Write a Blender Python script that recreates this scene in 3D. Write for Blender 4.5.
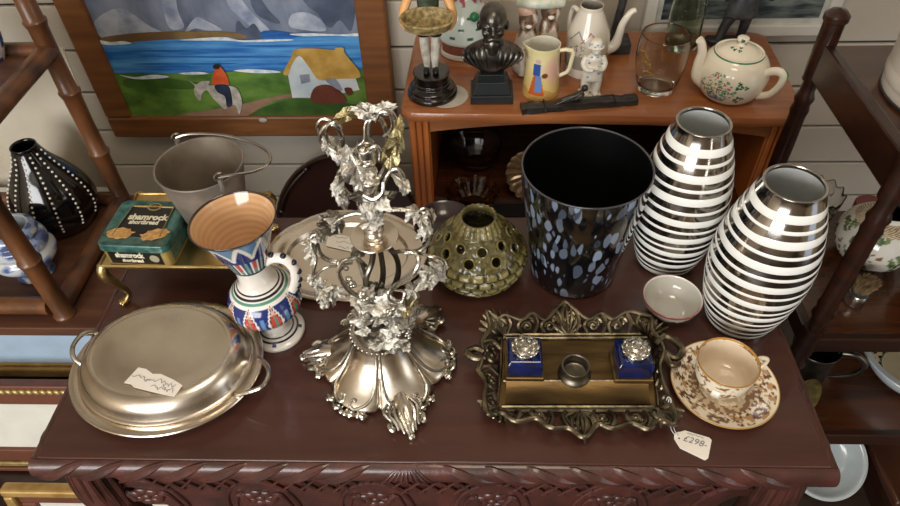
import bpy, bmesh, math, random
from mathutils import Vector, Matrix, Euler, noise as mnoise

for o in list(bpy.data.objects):
    bpy.data.objects.remove(o)
C = bpy.context.scene.collection
scene = bpy.context.scene
PI = math.pi
sin, cos, rad = math.sin, math.cos, math.radians
random.seed(7)

# ---------------------------------------------------------------- camera
# metres; z = 0 is the top of the carved table, the floor is at FZ
FZ = -0.76
PITCH, YAW, ROLL, FPX, CAMH = rad(45.554), rad(-3.035), rad(-2.135), 673.48, 0.78
_fw = Vector((sin(YAW) * cos(PITCH), cos(YAW) * cos(PITCH), -sin(PITCH)))
_rt = Vector((cos(YAW), -sin(YAW), 0))
_up = _rt.cross(_fw)
_r2 = _rt * cos(ROLL) + _up * sin(ROLL)
_u2 = _up * cos(ROLL) - _rt * sin(ROLL)
cam_data = bpy.data.cameras.new('camera')
cam = bpy.data.objects.new('camera', cam_data)
C.objects.link(cam)
cam.matrix_world = Matrix(((_r2.x, _u2.x, -_fw.x, 0), (_r2.y, _u2.y, -_fw.y, 0), (_r2.z, _u2.z, -_fw.z, CAMH), (0, 0, 0, 1)))
cam_data.sensor_width = 36
cam_data.lens = 36 * FPX / 900
cam_data.clip_start = 0.02
scene.camera = cam

# ---------------------------------------------------------------- light
scene.view_settings.view_transform = 'Standard'
scene.view_settings.look = 'None'
scene.view_settings.gamma = 1
scene.view_settings.exposure = 0.0
w = bpy.data.worlds.new('world'); scene.world = w
w.use_nodes = True
w.node_tree.nodes['Background'].inputs[0].default_value = (0.75, 0.85, 1.0, 1)
w.node_tree.nodes['Background'].inputs[1].default_value = 1.0

def area(name, loc, target, sx, sy, power, col):
    l = bpy.data.lights.new(name, 'AREA'); l.shape = 'RECTANGLE'; l.size = sx; l.size_y = sy
    l.energy = power; l.color = col
    o = bpy.data.objects.new(name, l); C.objects.link(o)
    o.location = loc
    o.rotation_euler = (Vector(target) - Vector(loc)).to_track_quat('-Z', 'Y').to_euler()
    return o
area('shop_window_light', (-1.3, -2.3, 0.85), (-0.1, 0.9, -0.05), 1.9, 1.35, 98, (1.0, 0.985, 0.965))
area('door_light', (2.35, -0.55, 0.75), (0.1, 0.75, 0.0), 0.8, 1.2, 5, (1.0, 0.93, 0.84))
area('ceiling_lamp_light', (0.1, 0.15, 1.62), (0.0, 0.7, 0), 0.5, 0.5, 9, (1.0, 0.86, 0.68))

def _d(x, y):
    return _fw + _r2 * ((x - 450) / FPX) - _u2 * ((y - 253) / FPX)
CAMP = Vector((0, 0, CAMH))
def az(x, y, Z=0.0):          # pixel -> point on a horizontal plane
    d = _d(x, y); return CAMP + d * ((Z - CAMH) / d.z)
def ay(x, y, Y):              # pixel -> point on a plane parallel to the wall
    d = _d(x, y); return CAMP + d * (Y / d.y)

# ---------------------------------------------------------------- helpers
def lin(c):
    c = c / 255.0
    return c / 12.92 if c <= 0.04045 else ((c + 0.055) / 1.055) ** 2.4
def rgb(h):
    if isinstance(h, str):
        h = h.lstrip('#'); h = tuple(int(h[i:i + 2], 16) for i in (0, 2, 4))
    return tuple(lin(v) for v in h) + (1.0,)

_M = {}
def mat(name, col, rough=0.5, metal=0.0, col2=None, var=0.18, scale=18, stretch=(1, 1, 1), bump=0.0, bscale=80,
        coat=0.0, trans=0.0, ior=1.45, lo=0.35, hi=0.65, attr=False, detail=4, rvar=0.0, bstretch=None):
    if name in _M: return _M[name]
    m = bpy.data.materials.new(name); m.use_nodes = True
    nt = m.node_tree; N = nt.nodes; L = nt.links
    b = N['Principled BSDF']
    b.inputs['Roughness'].default_value = rough
    b.inputs['Metallic'].default_value = metal
    b.inputs['Coat Weight'].default_value = coat
    b.inputs['Coat Roughness'].default_value = 0.08
    b.inputs['Transmission Weight'].default_value = trans
    b.inputs['IOR'].default_value = ior
    tc = N.new('ShaderNodeTexCoord'); mp = N.new('ShaderNodeMapping'); mp.inputs['Scale'].default_value = stretch
    L.new(tc.outputs['Object'], mp.inputs['Vector'])
    nz = N.new('ShaderNodeTexNoise'); nz.inputs['Scale'].default_value = scale; nz.inputs['Detail'].default_value = detail
    L.new(mp.outputs[0], nz.inputs['Vector'])
    rp = N.new('ShaderNodeValToRGB'); rp.color_ramp.elements[0].position = lo; rp.color_ramp.elements[1].position = hi
    c1 = rgb(col)
    if col2 is None:
        a = tuple(v * (1 - var) for v in c1[:3]) + (1,); c = tuple(min(1, v * (1 + var)) for v in c1[:3]) + (1,)
    else:
        a = c1; c = rgb(col2)
    if attr:
        a = (1 - var,) * 3 + (1,); c = (1, 1, 1, 1)
    rp.color_ramp.elements[0].color = a; rp.color_ramp.elements[1].color = c
    L.new(nz.outputs[0], rp.inputs[0])
    if attr:
        at = N.new('ShaderNodeAttribute'); at.attribute_name = 'Col'
        mx = N.new('ShaderNodeMix'); mx.data_type = 'RGBA'; mx.blend_type = 'MULTIPLY'; mx.inputs[0].default_value = 1
        L.new(at.outputs['Color'], mx.inputs[6]); L.new(rp.outputs[0], mx.inputs[7])
        L.new(mx.outputs[2], b.inputs['Base Color'])
    else:
        L.new(rp.outputs[0], b.inputs['Base Color'])
    if rvar:
        mr = N.new('ShaderNodeMapRange'); mr.inputs['To Min'].default_value = max(0.02, rough - rvar); mr.inputs['To Max'].default_value = min(1, rough + rvar)
        L.new(nz.outputs[0], mr.inputs['Value']); L.new(mr.outputs[0], b.inputs['Roughness'])
    if bump:
        nb = N.new('ShaderNodeTexNoise'); nb.inputs['Scale'].default_value = bscale; nb.inputs['Detail'].default_value = 3
        if bstretch:
            mb = N.new('ShaderNodeMapping'); mb.inputs['Scale'].default_value = bstretch
            L.new(tc.outputs['Object'], mb.inputs['Vector']); L.new(mb.outputs[0], nb.inputs['Vector'])
        else:
            L.new(mp.outputs[0], nb.inputs['Vector'])
        bp = N.new('ShaderNodeBump'); bp.inputs['Strength'].default_value = bump; bp.inputs['Distance'].default_value = 0.002
        L.new(nb.outputs[0], bp.inputs['Height']); L.new(bp.outputs[0], b.inputs['Normal'])
    _M[name] = m
    return m

def cat(pts, k=6, closed=False):          # Catmull-Rom through points
    P = [Vector(p) for p in pts]; n = len(P); out = []
    rng = range(n) if closed else range(n - 1)
    for i in rng:
        if closed:
            a, b, c, d = P[(i - 1) % n], P[i], P[(i + 1) % n], P[(i + 2) % n]
        else:
            a, b, c, d = P[max(i - 1, 0)], P[i], P[i + 1], P[min(i + 2, n - 1)]
        for j in range(k):
            t = j / k
            out.append(0.5 * ((2 * b) + (c - a) * t + (2 * a - 5 * b + 4 * c - d) * t * t + (3 * b - a - 3 * c + d) * t ** 3))
    if not closed: out.append(P[-1].copy())
    return out

class MB:
    def __init__(s):
        s.v = []; s.f = []; s.m = []; s.c = None
    def add(s, vs, fs, mi=0):
        o = len(s.v); s.v += [Vector(v) for v in vs]
        s.f += [tuple(i + o for i in f) for f in fs]; s.m += [mi] * len(fs)
        return s
    def box(s, c, d, mi=0, M=None):
        x, y, z = d[0] / 2, d[1] / 2, d[2] / 2
        vs = [Vector((sx * x, sy * y, sz * z)) for sz in (-1, 1) for sy in (-1, 1) for sx in (-1, 1)]
        if M is not None: vs = [M @ v for v in vs]
        vs = [v + Vector(c) for v in vs]
        return s.add(vs, [(0, 2, 3, 1), (4, 5, 7, 6), (0, 1, 5, 4), (2, 6, 7, 3), (0, 4, 6, 2), (1, 3, 7, 5)], mi)
    def bx(s, x0, x1, y0, y1, z0, z1, mi=0):
        return s.box(((x0 + x1) / 2, (y0 + y1) / 2, (z0 + z1) / 2), (x1 - x0, y1 - y0, z1 - z0), mi)
    def lathe(s, prof, n=48, mi=0, c=(0, 0, 0), sx=1, sy=1, mod=None, mis=None, cap0=False, cap1=False):
        c = Vector(c); vs = []; fs = []; ms = []
        for i, (r, z) in enumerate(prof):
            for j in range(n):
                t = 2 * PI * j / n
                rr, zz = mod(r, z, t) if mod else (r, z)
                vs.append(c + Vector((rr * cos(t) * sx, rr * sin(t) * sy, zz)))
        for i in range(len(prof) - 1):
            for j in range(n):
                k = (j + 1) % n
                fs.append((i * n + j, i * n + k, (i + 1) * n + k, (i + 1) * n + j)); ms.append(mis[i] if mis else mi)
        if cap0: fs.append(tuple(reversed(range(n)))); ms.append(mis[0] if mis else mi)
        if cap1: fs.append(tuple(range((len(prof) - 1) * n, len(prof) * n))); ms.append(mis[-1] if mis else mi)
        o = len(s.v); s.v += vs; s.f += [tuple(i + o for i in f) for f in fs]; s.m += ms
        return s
    def oval(s, a, b, prof, n=72, mi=0, c=(0, 0, 0), rz=0, cap0=False, cap1=False, wave=None):
        # prof: (inset from the oval a x b, z)
        c = Vector(c); vs = []; fs = []; R = Matrix.Rotation(rz, 3, 'Z')
        for (o_, z) in prof:
            for j in range(n):
                t = 2 * PI * j / n
                wv = wave(t, o_) if wave else 0
                vs.append(c + R @ Vector(((a - o_ + wv) * cos(t), (b - o_ + wv) * sin(t), z)))
        for i in range(len(prof) - 1):
            for j in range(n):
                k = (j + 1) % n; fs.append((i * n + j, i * n + k, (i + 1) * n + k, (i + 1) * n + j))
        if cap0: fs.append(tuple(reversed(range(n))))
        if cap1: fs.append(tuple(range((len(prof) - 1) * n, len(prof) * n)))
        return s.add(vs, fs, mi)
    def tube(s, pts, r, n=8, mi=0, closed=False, flat=1.0):
        P = [Vector(p) for p in pts]; m = len(P)
        rs = r if isinstance(r, (list, tuple)) else [r] * m
        if len(rs) != m: rs = [rs[min(len(rs) - 1, 0) if len(rs) == 1 else 0] if len(rs) == 1 else _ip(rs, i / (m - 1)) for i in range(m)]
        T = []
        for i in range(m):
            a = P[(i - 1) % m] if closed or i > 0 else P[i]; b = P[(i + 1) % m] if closed or i < m - 1 else P[i]
            t = (b - a); T.append(t.normalized() if t.length > 1e-9 else Vector((0, 0, 1)))
        u = T[0].orthogonal().normalized(); vs = []
        for i in range(m):
            u = (u - T[i] * u.dot(T[i])); u = u.normalized() if u.length > 1e-6 else T[i].orthogonal().normalized()
            w_ = T[i].cross(u)
            for j in range(n):
                a = 2 * PI * j / n
                vs.append(P[i] + (u * cos(a) + w_ * sin(a) * flat) * rs[i])
        fs = []
        for i in range(m if closed else m - 1):
            q = (i + 1) % m
            for j in range(n):
                k = (j + 1) % n; fs.append((i * n + j, i * n + k, q * n + k, q * n + j))
        if not closed:
            fs.append(tuple(reversed(range(n)))); fs.append(tuple(range((m - 1) * n, m * n)))
        return s.add(vs, fs, mi)
    def sph(s, c, r, nu=16, nv=10, mi=0, M=None):
        if not isinstance(r, (tuple, list)): r = (r, r, r)
        c = Vector(c); vs = []; fs = []
        vs.append(Vector((0, 0, r[2])))
        for i in range(1, nv):
            p = PI * i / nv
            for j in range(nu):
                t = 2 * PI * j / nu; vs.append(Vector((r[0] * sin(p) * cos(t), r[1] * sin(p) * sin(t), r[2] * cos(p))))
        vs.append(Vector((0, 0, -r[2])))
        for j in range(nu): fs.append((0, 1 + j, 1 + (j + 1) % nu))
        for i in range(nv - 2):
            for j in range(nu):
                a = 1 + i * nu; k = (j + 1) % nu; fs.append((a + j, a + nu + j, a + nu + k, a + k))
        e = len(vs) - 1; a = 1 + (nv - 2) * nu
        for j in range(nu): fs.append((e, a + (j + 1) % nu, a + j))
        if M is not None: vs = [M @ v for v in vs]
        return s.add([v + c for v in vs], fs, mi)
    def prism(s, pts, h, M=None, mi=0):     # 2D outline in xy extruded from z=0 to z=h, then M
        n = len(pts)
        vs = [Vector((p[0], p[1], 0)) for p in pts] + [Vector((p[0], p[1], h)) for p in pts]
        fs = [tuple(reversed(range(n))), tuple(range(n, 2 * n))] + [(i, (i + 1) % n, n + (i + 1) % n, n + i) for i in range(n)]
        if M is not None: vs = [M @ v for v in vs]
        return s.add(vs, fs, mi)
    def flat(s, pts, mi=0):
        n = len(pts); return s.add(pts, [tuple(range(n))], mi)
    def shift(s, d):
        d = Vector(d); s.v = [v + d for v in s.v]; return s
    def xf(s, M):
        s.v = [M @ v for v in s.v]; return s
    def mesh(s, name, mats, smooth=True, ang=38):
        me = bpy.data.meshes.new(name)
        me.from_pydata([tuple(v) for v in s.v], [], s.f); 
        if not isinstance(mats, (list, tuple)): mats = [mats]
        for m in mats: me.materials.append(m)
        if len(mats) > 1: me.polygons.foreach_set('material_index', s.m)
        if s.c:
            ca = me.color_attributes.new('Col', 'FLOAT_COLOR', 'POINT')
            flat_ = []
            for c in s.c: flat_ += list(c)
            ca.data.foreach_set('color', flat_)
        if smooth:
            me.shade_smooth()
            try: me.set_sharp_from_angle(angle=rad(ang))
            except Exception: pass
        me.update()
        return me
    def build(s, name, mats, parent=None, smooth=True, ang=38, bev=0, loc=None, label=None, solid=0, remesh=0, sub=0, kind=None, smoothmod=0):
        o = bpy.data.objects.new(name, s.mesh(name, mats, smooth, ang)); C.objects.link(o)
        if parent: o.parent = parent
        if loc is not None: o.location = loc
        if label: o['label'] = label
        if kind: o['kind'] = kind
        if remesh:
            md = o.modifiers.new('remesh', 'REMESH'); md.mode = 'VOXEL'; md.voxel_size = remesh; md.use_smooth_shade = True
            if smoothmod:
                ms = o.modifiers.new('smooth', 'SMOOTH'); ms.iterations = smoothmod; ms.factor = 0.5
        if solid:
            md = o.modifiers.new('solid', 'SOLIDIFY'); md.thickness = solid; md.offset = 0
        if bev:
            md = o.modifiers.new('bevel', 'BEVEL'); md.width = bev; md.segments = 2; md.limit_method = 'ANGLE'; md.angle_limit = rad(35)
        if sub:
            md = o.modifiers.new('sub', 'SUBSURF'); md.levels = sub; md.render_levels = sub
        return o

def _ip(rs, t):
    x = t * (len(rs) - 1); i = min(int(x), len(rs) - 2); f_ = x - i
    return rs[i] * (1 - f_) + rs[i + 1] * f_

def inst(me, name, parent, M=None, label=None):
    o = bpy.data.objects.new(name, me); C.objects.link(o)
    o.parent = parent
    if M is not None: o.matrix_basis = M
    return o
def thing(name, label, category, loc=(0, 0, 0), rz=0, group=None):
    o = bpy.data.objects.new(name, None); C.objects.link(o); o.empty_display_size = 0.02
    o.location = loc; o.rotation_euler = (0, 0, rz)
    return tag(o, label, category, group)
def tag(o, label, category, group=None):
    o['label'] = label; o['category'] = category
    if group: o['group'] = group
    return o
def struct(o):
    o['kind'] = 'structure'; return o

def prof_res(prof, step=0.002, smooth=True):       # resample a lathe profile
    P = cat([Vector((r, z, 0)) for r, z in prof], 8) if smooth else [Vector((r, z, 0)) for r, z in prof]
    out = [P[0]]
    for a, b in zip(P, P[1:]):
        L = (b - a).length; k = max(1, int(math.ceil(L / step)))
        for i in range(1, k + 1): out.append(a.lerp(b, i / k))
    return [(p.x, p.y) for p in out]
def painted(name, prof, n, colf, material, parent, step=0.0018, smooth=True, sx=1, sy=1, mod=None, cap0=True, cap1=False, c=(0, 0, 0), raw=False):
    # lathe whose glaze colours follow colf(theta, z, r, k) (k <= 0.5 outside up to the rim, > 0.5 inside); decoration fired on the pot
    pr = prof if raw else prof_res(prof, step, smooth); m = MB(); m.lathe(pr, n, sx=sx, sy=sy, mod=mod, cap0=cap0, cap1=cap1, c=c)
    cols = []; top_ = max(1, max(range(len(pr)), key=lambda q: pr[q][1]))
    for i, (r, z) in enumerate(pr):
        for j in range(n):
            cols.append(tuple(rgb(colf(2 * PI * j / n, z, r, 0.5 * i / top_ if i <= top_ else 0.501 + 0.499 * (i - top_) / (len(pr) - 1 - top_)))))
    m.c = cols
    return m.build(name, material, parent, ang=60)

def text_part(body, size, M, name, material, parent, depth=0.0002, font_scale=(1, 1), bold=0.0, align='CENTER', shear=0):
    cu = bpy.data.curves.new('txt', 'FONT'); cu.body = body; cu.size = size; cu.align_x = align; cu.align_y = 'CENTER'
    cu.extrude = depth; cu.offset = bold; cu.shear = shear; cu.resolution_u = 3
    t = bpy.data.objects.new('txt', cu); C.objects.link(t)
    dg = bpy.context.evaluated_depsgraph_get(); dg.update()
    me = bpy.data.meshes.new_from_object(t.evaluated_get(dg))
    bpy.data.objects.remove(t)
    me.name = name; me.transform(M @ Matrix.Diagonal((font_scale[0], font_scale[1], 1, 1)))
    me.materials.clear(); me.materials.append(material)
    o = bpy.data.objects.new(name, me); C.objects.link(o); o.parent = parent
    return o
def frame3(o, x, y):       # matrix whose x,y axes are given vectors, z the normal
    x = Vector(x).normalized(); z = x.cross(Vector(y)).normalized(); y = z.cross(x)
    return Matrix(((x.x, y.x, z.x, o[0]), (x.y, y.y, z.y, o[1]), (x.z, y.z, z.z, o[2]), (0, 0, 0, 1)))
def scribble(mb, M, w, seed, r=0.00035, amp=0.004, n=16, mi=0):   # handwriting stroke along local x
    rnd = random.Random(seed); pts = []
    for i in range(n):
        x = -w / 2 + w * i / (n - 1) + rnd.uniform(-1, 1) * w / n * 0.5
        pts.append(M @ Vector((x, rnd.uniform(-amp, amp) * (1 if i % 2 else -0.6), 0)))
    mb.tube(cat(pts, 4), r, 5, mi)
# ================================================================ the room
wall_paint = mat('wall_paint', '#bfb8ab', 0.55, var=0.07, scale=3, bump=0.05, bscale=30)
gap_dark = mat('gap_dark', '#2c2824', 0.8)
plaster = mat('plaster', '#d9d2c6', 0.8, var=0.06, scale=4)
beige = mat('beige_paint', '#c4b49c', 0.8, var=0.08, scale=4)
floor_wood = mat('floor_wood', '#33261e', 0.5, var=0.3, scale=6, stretch=(1, 12, 1))
WY = 1.455
wb = struct(MB().bx(-2.4, 2.4, WY + 0.012, WY + 0.1, FZ, 1.7).build('wall_back', gap_dark))
bm_ = MB().bx(-2.4, 2.4, WY, WY + 0.0122, 0.003, 0.1125).mesh('board', wall_paint, False)
for k in range(-7, 15):
    b = inst(bm_, 'board', wb, Matrix.Translation((0, 0, -0.0127 + 0.1156 * k)))
    md = b.modifiers.new('bevel', 'BEVEL'); md.width = 0.003; md.segments = 2
struct(MB().bx(-2.4, 2.4, -2.5, WY + 0.1, FZ - 0.05, FZ).build('floor', floor_wood))
struct(MB().bx(-2.4, 2.4, -2.5, WY + 0.1, 1.7, 1.75).build('ceiling', plaster))
struct(MB().bx(-2.45, -2.4, -2.5, WY + 0.1, FZ, 1.7).build('wall_left', beige))
wr = MB().bx(2.4, 2.45, -2.5, -1.0, FZ, 1.7).bx(2.4, 2.45, -0.1, WY + 0.1, FZ, 1.7).bx(2.4, 2.45, -1.0, -0.1, 1.4, 1.7)
struct(wr.build('wall_right', beige))
wf = MB().bx(-2.4, -2.3, -2.55, -2.5, FZ, 1.7).bx(-0.3, 2.4, -2.55, -2.5, FZ, 1.7).bx(-2.3, -0.3, -2.55, -2.5, FZ, 0.1).bx(-2.3, -0.3, -2.55, -2.5, 1.55, 1.7)
struct(wf.build('wall_front', beige))

# ================================================================ materials
mahog = mat('mahogany', '#40251e', 0.34, col2='#4e2f26', scale=5, stretch=(1, 9, 9), bump=0.05, bscale=60, coat=0.25, lo=0.3, hi=0.75, rvar=0.08)
carved = mat('carved_mahogany', '#38201a', 0.40, col2='#512c25', scale=25, bump=0.3, bscale=160, coat=0.35)
silver = mat('silver_plate', '#c4b7a4', 0.25, 1.0, col2='#ddd3c4', scale=9, bump=0.05, bscale=60, rvar=0.08)
silver_b = mat('bright_silver', '#dcd7cc', 0.26, 1.0, col2='#9c968a', scale=40, bump=0.3, bscale=220)
silver_leaf = mat('leaf_silver', '#dcd9d0', 0.36, 1.0, col2='#8f897d', scale=2.6, bump=0.7, bscale=7)
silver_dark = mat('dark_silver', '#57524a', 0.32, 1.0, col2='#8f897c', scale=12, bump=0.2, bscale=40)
gilt_leaf = mat('gilt_leaf', '#8f8258', 0.36, 1.0, col2='#bfb48e', scale=2.2, bump=0.6, bscale=5)
brass = mat('brass', '#a88e58', 0.3, 1.0, col2='#c7b07a', scale=20, bump=0.05)
oldbrass = mat('old_brass', '#4c4538', 0.36, 1.0, col2='#857a64', scale=45, bump=0.3, bscale=150)
oldbrass_l = mat('worn_brass', '#5c4a30', 0.42, 0.9, col2='#836a42', scale=12, stretch=(1, 6, 1), bump=0.1)
paper = mat('paper', '#e9e3d8', 0.8, var=0.04)
ink = mat('ink', '#6a6878', 0.8)
ink_print = mat('printed_ink', '#8b8878', 0.8)
pine = mat('pine_top', '#8e5230', 0.28, col2='#aa6c3e', scale=5, stretch=(1, 14, 14), coat=0.4, bump=0.04, lo=0.25, hi=0.75)
pine_v = mat('pine_upright', '#a65a28', 0.3, col2='#c27236', scale=5, stretch=(14, 14, 1), coat=0.4, lo=0.25, hi=0.75)
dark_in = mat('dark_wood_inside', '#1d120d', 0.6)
black_gloss = mat('black_gloss', '#0d0b0b', 0.12, coat=0.5)
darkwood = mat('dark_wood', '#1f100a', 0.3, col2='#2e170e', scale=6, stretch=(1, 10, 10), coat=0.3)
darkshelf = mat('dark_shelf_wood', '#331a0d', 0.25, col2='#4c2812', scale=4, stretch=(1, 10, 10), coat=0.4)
bamboo = mat('bamboo', '#3d2617', 0.38, col2='#74492a', scale=20, stretch=(1, 1, 0.3), coat=0.15, bump=0.3)
frame_wood = mat('frame_wood', '#6d4426', 0.45, col2='#85562f', scale=6, stretch=(1, 8, 8))
glaze = mat('painted_glaze', '#ffffff', 0.13, attr=True, var=0.06, scale=25, coat=0.5)
glaze_matt = mat('painted_bisque', '#ffffff', 0.45, attr=True, var=0.12, scale=60)
def glass(name, col, rough=0.02, ior=1.45):
    m = bpy.data.materials.new(name); m.use_nodes = True
    b = m.node_tree.nodes['Principled BSDF']
    b.inputs['Base Color'].default_value = rgb(col); b.inputs['Transmission Weight'].default_value = 1
    b.inputs['Roughness'].default_value = rough; b.inputs['IOR'].default_value = ior
    return m
clear_glass = glass('clear_glass', '#f4f6f2')
green_glass = glass('green_glass', '#dce6d8', 0.05)
blue_glass = mat('cobalt_glass', '#030d30', 0.05, col2='#08205e', trans=0.15, coat=0.6, scale=60)
amber_glass = glass('amber_glass', '#d8a860')
pink_glass = glass('pink_glass', '#e0a090')

# ================================================================ carved table
TX0, TX1, TY0, TY1 = -0.558, 0.435, 0.3986, 0.85
TO = Vector(((TX0 + TX1) / 2, (TY0 + TY1) / 2, FZ))
tb = thing('carved_table', 'dark mahogany side table with carved apron and gadrooned edge, holding the silverware', 'table', TO)
MB().bx(TX0, TX1, TY0, TY1, -0.02, 0).shift(-TO).build('table_top', mahog, tb, bev=0.002)
def mould_path(t):    # t 0..1 over the moulding from top inner edge to bottom, (outward, z)
    a = t * PI
    return 0.013 * sin(a) * (1 if t < 0.5 else 1) + 0.001, -0.001 - 0.034 * (1 - cos(a)) / 2
def moulding(name, p0, p1, out):
    m = MB(); n = 12; vs = []; fs = []
    d = Vector(out)
    for p in (p0, p1):
        for i in range(n + 1):
            o_, z = mould_path(i / n); vs.append(Vector(p) + d * o_ + Vector((0, 0, z)))
        vs.append(Vector(p) - d * 0.03 + Vector((0, 0, -0.035))); vs.append(Vector(p) - d * 0.03 + Vector((0, 0, -0.0201)))
    k = n + 3
    for i in range(k): fs.append((i, (i + 1) % k, k + (i + 1) % k, k + i))
    fs += [tuple(range(k - 1, -1, -1)), tuple(range(k, 2 * k))]
    m.add(vs, fs); m.shift(-TO); return m.build(name, carved, tb)
moulding('edge_moulding', (TX0 - 0.008, TY0, 0), (TX1 + 0.008, TY0, 0), (0, -1, 0))
moulding('edge_moulding', (TX0, TY1, 0), (TX0, TY0, 0), (-1, 0, 0))
moulding('edge_moulding', (TX1, TY0, 0), (TX1, TY1, 0), (1, 0, 0))
cx = -0.085
def lobe(x0, sgn, side=None, ln=0.085):
    pts = []; rs = []
    for i in range(13):
        t = i / 12; o_, z = mould_path(0.12 + 0.80 * t); dx = ln * (t ** 1.0)
        if side is None: pts.append(Vector((x0 + sgn * dx, TY0 - o_ + 0.003, z)))
        else: pts.append(Vector((side[0] + side[1] * (o_ - 0.002), x0 + sgn * dx, z)))
        rs.append(0.0012 + 0.0074 * sin(PI * min(1, t * 1.05)) ** 0.7)
    return MB().tube(pts, rs, 8).shift(-TO)
i = 0
x = cx - 0.045
while x > TX0 + 0.060:
    lobe(x, -1).build('gadroon', carved, tb); x -= 0.052
x = cx + 0.045
while x < TX1 - 0.060:
    lobe(x, 1).build('gadroon', carved, tb); x += 0.052
for k in range(5):
    lobe(TY0 + 0.01 + k * 0.085, 1, (TX0 + 0.005, -1)).build('gadroon', carved, tb)
    lobe(TY0 + 0.01 + k * 0.085, 1, (TX1 - 0.005, 1)).build('gadroon', carved, tb)
for a in range(-4, 5):   # fan leaf in the middle of the front edge
    pts = [Vector((cx + a * 0.006 * t + a * 0.0035, TY0 - mould_path(0.18 + 0.6 * t)[0] - 0.0005, mould_path(0.18 + 0.6 * t)[1])) for t in [k / 6 for k in range(7)]]
    MB().tube(pts, [0.0008, 0.0022, 0.0012], 6).shift(-TO).build('fan_rib', carved, tb)
# apron
AY = TY0 + 0.018
def fz(x):   # lower edge
    t = (x - (TX0 + 0.05)) / (TX1 - TX0 - 0.1)
    e = min(t, 1 - t)
    return -0.118 - 0.10 * min(1, max(0, (e - 0.035) / 0.05))
xs = [TX0 + 0.045 + (TX1 - TX0 - 0.09) * i / 60 for i in range(61)]
ol = [(x, -0.034) for x in xs] + [(x, fz(x)) for x in reversed(xs)]
MB().prism(ol, 0.02, Matrix(((1, 0, 0, 0), (0, 0, 1, AY), (0, 1, 0, 0), (0, 0, 0, 1)))).shift(-TO).build('apron', carved, tb)
for sx in (TX0 + 0.055, TX1 - 0.075):
    MB().bx(sx, sx + 0.02, AY + 0.02, TY1 - 0.03, -0.16, -0.02).shift(-TO).build('side_apron', carved, tb)
MB().bx(TX0 + 0.06, TX1 - 0.06, TY1 - 0.04, TY1 - 0.02, -0.16, -0.02).shift(-TO).build('back_apron', carved, tb)
cen = [-0.058 + 0.165 * k for k in (-2.5, -1.5, -0.5, 0.5, 1.5, 2.5)]
bar = 0
tcx = (TX0 + TX1) / 2
step = 0.024
xx = TX0 + 0.065
arch = lambda x: min(((x - c) / 0.052) ** 2 for c in cen)
while xx < TX1 - 0.085:
    for s_ in (-1, 1):
        x0 = xx if s_ > 0 else xx + step
        # diagonal bar running down until an arch or the lower edge
        t_end = 0; L = 0.075
        for q in range(1, 31):
            t = q / 30; X = x0 + s_ * L * 0.85 * t; Z = -0.041 - L * t
            a_ = arch(X)
            if (a_ < 1 and Z < -0.175 + 0.085 * math.sqrt(max(0, 1 - a_)) - 0.0) or X < TX0 + 0.06 or X > TX1 - 0.06 or Z < fz(X) + 0.004: break
            t_end = t
        if t_end < 0.1: t_end = 0.12
        p0 = Vector((x0, AY - 0.003, -0.037)); p1 = Vector((x0 + s_ * L * 0.85 * t_end, AY - 0.003, -0.041 - L * t_end))
        MB().tube([p0, p1], 0.0024, 6).shift(-TO).build('lattice_bar', carved, tb, smooth=False)
    xx += step
for c in cen:
    pts = [Vector((c + 0.052 * cos(a), AY - 0.001, -0.175 + 0.085 * sin(a))) for a in [PI * k / 24 for k in range(25)] if TX0 + 0.05 < c + 0.052 * cos(a) < TX1 - 0.06]
    if len(pts) > 3: MB().tube(pts, 0.0035, 8).shift(-TO).build('carved_arch', carved, tb)
    if TX0 + 0.07 < c < TX1 - 0.09:
        f_ = MB().sph((c, AY - 0.001, -0.145), (0.007, 0.004, 0.007), 12, 8)
        for k in range(7):
            a = 2 * PI * k / 7
            f_.sph((c + 0.016 * cos(a), AY, -0.145 + 0.016 * sin(a)), (0.011, 0.0045, 0.0085), 10, 6)
        f_.shift(-TO).build('carved_rosette', carved, tb)
        for s_ in (-1, 1):
            pts = [Vector((c + s_ * (0.018 + 0.004 * k), AY - 0.001, -0.15 + 0.03 * sin(k * 0.55) - 0.004 * k)) for k in range(8)]
            MB().tube(cat(pts, 3), [0.006, 0.004, 0.0015], 8).shift(-TO).build('carved_leaf', carved, tb)
def leg(px, py, front, sx):
    m = MB(); pts = []; rs = []
    for t, ox, r in ((0, 0, 0.03), (0.12, 0.006, 0.034), (0.25, 0.004, 0.029), (0.5, -0.006, 0.021), (0.8, -0.004, 0.017), (0.94, 0.004, 0.022), (1.0, 0.006, 0.024)):
        pts.append(Vector((px + sx * ox, py - front * ox, -0.034 + (FZ + 0.034) * t))); rs.append(r)
    P = cat(pts, 5); R = [_ip(rs, i / (len(P) - 1)) for i in range(len(P))]
    m.tube(P, R, 12)
    lg = m.shift(-TO).build('leg', carved, tb)
    if front > 0:
        for k in range(-3, 4):
            a = -PI / 2 + k * 0.33
            q = [Vector((px + sx * 0.004 * t + (0.031 + 0.004 * sin(PI * t)) * cos(a), py + (0.031 + 0.004 * sin(PI * t)) * sin(a), -0.04 - 0.12 * t)) for t in [j / 8 for j in range(9)]]
            MB().tube(q, [0.002, 0.0045, 0.003], 6).shift(-TO).build('carved_leaf_rib', carved, lg)
leg(TX0 + 0.022 + 0.012, TY0 + 0.03, 1, -1); leg(TX1 - 0.034 , TY0 + 0.03, 1, 1)
leg(TX0 + 0.04, TY1 - 0.04, -1, -1); leg(TX1 - 0.04, TY1 - 0.04, -1, 1)
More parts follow.
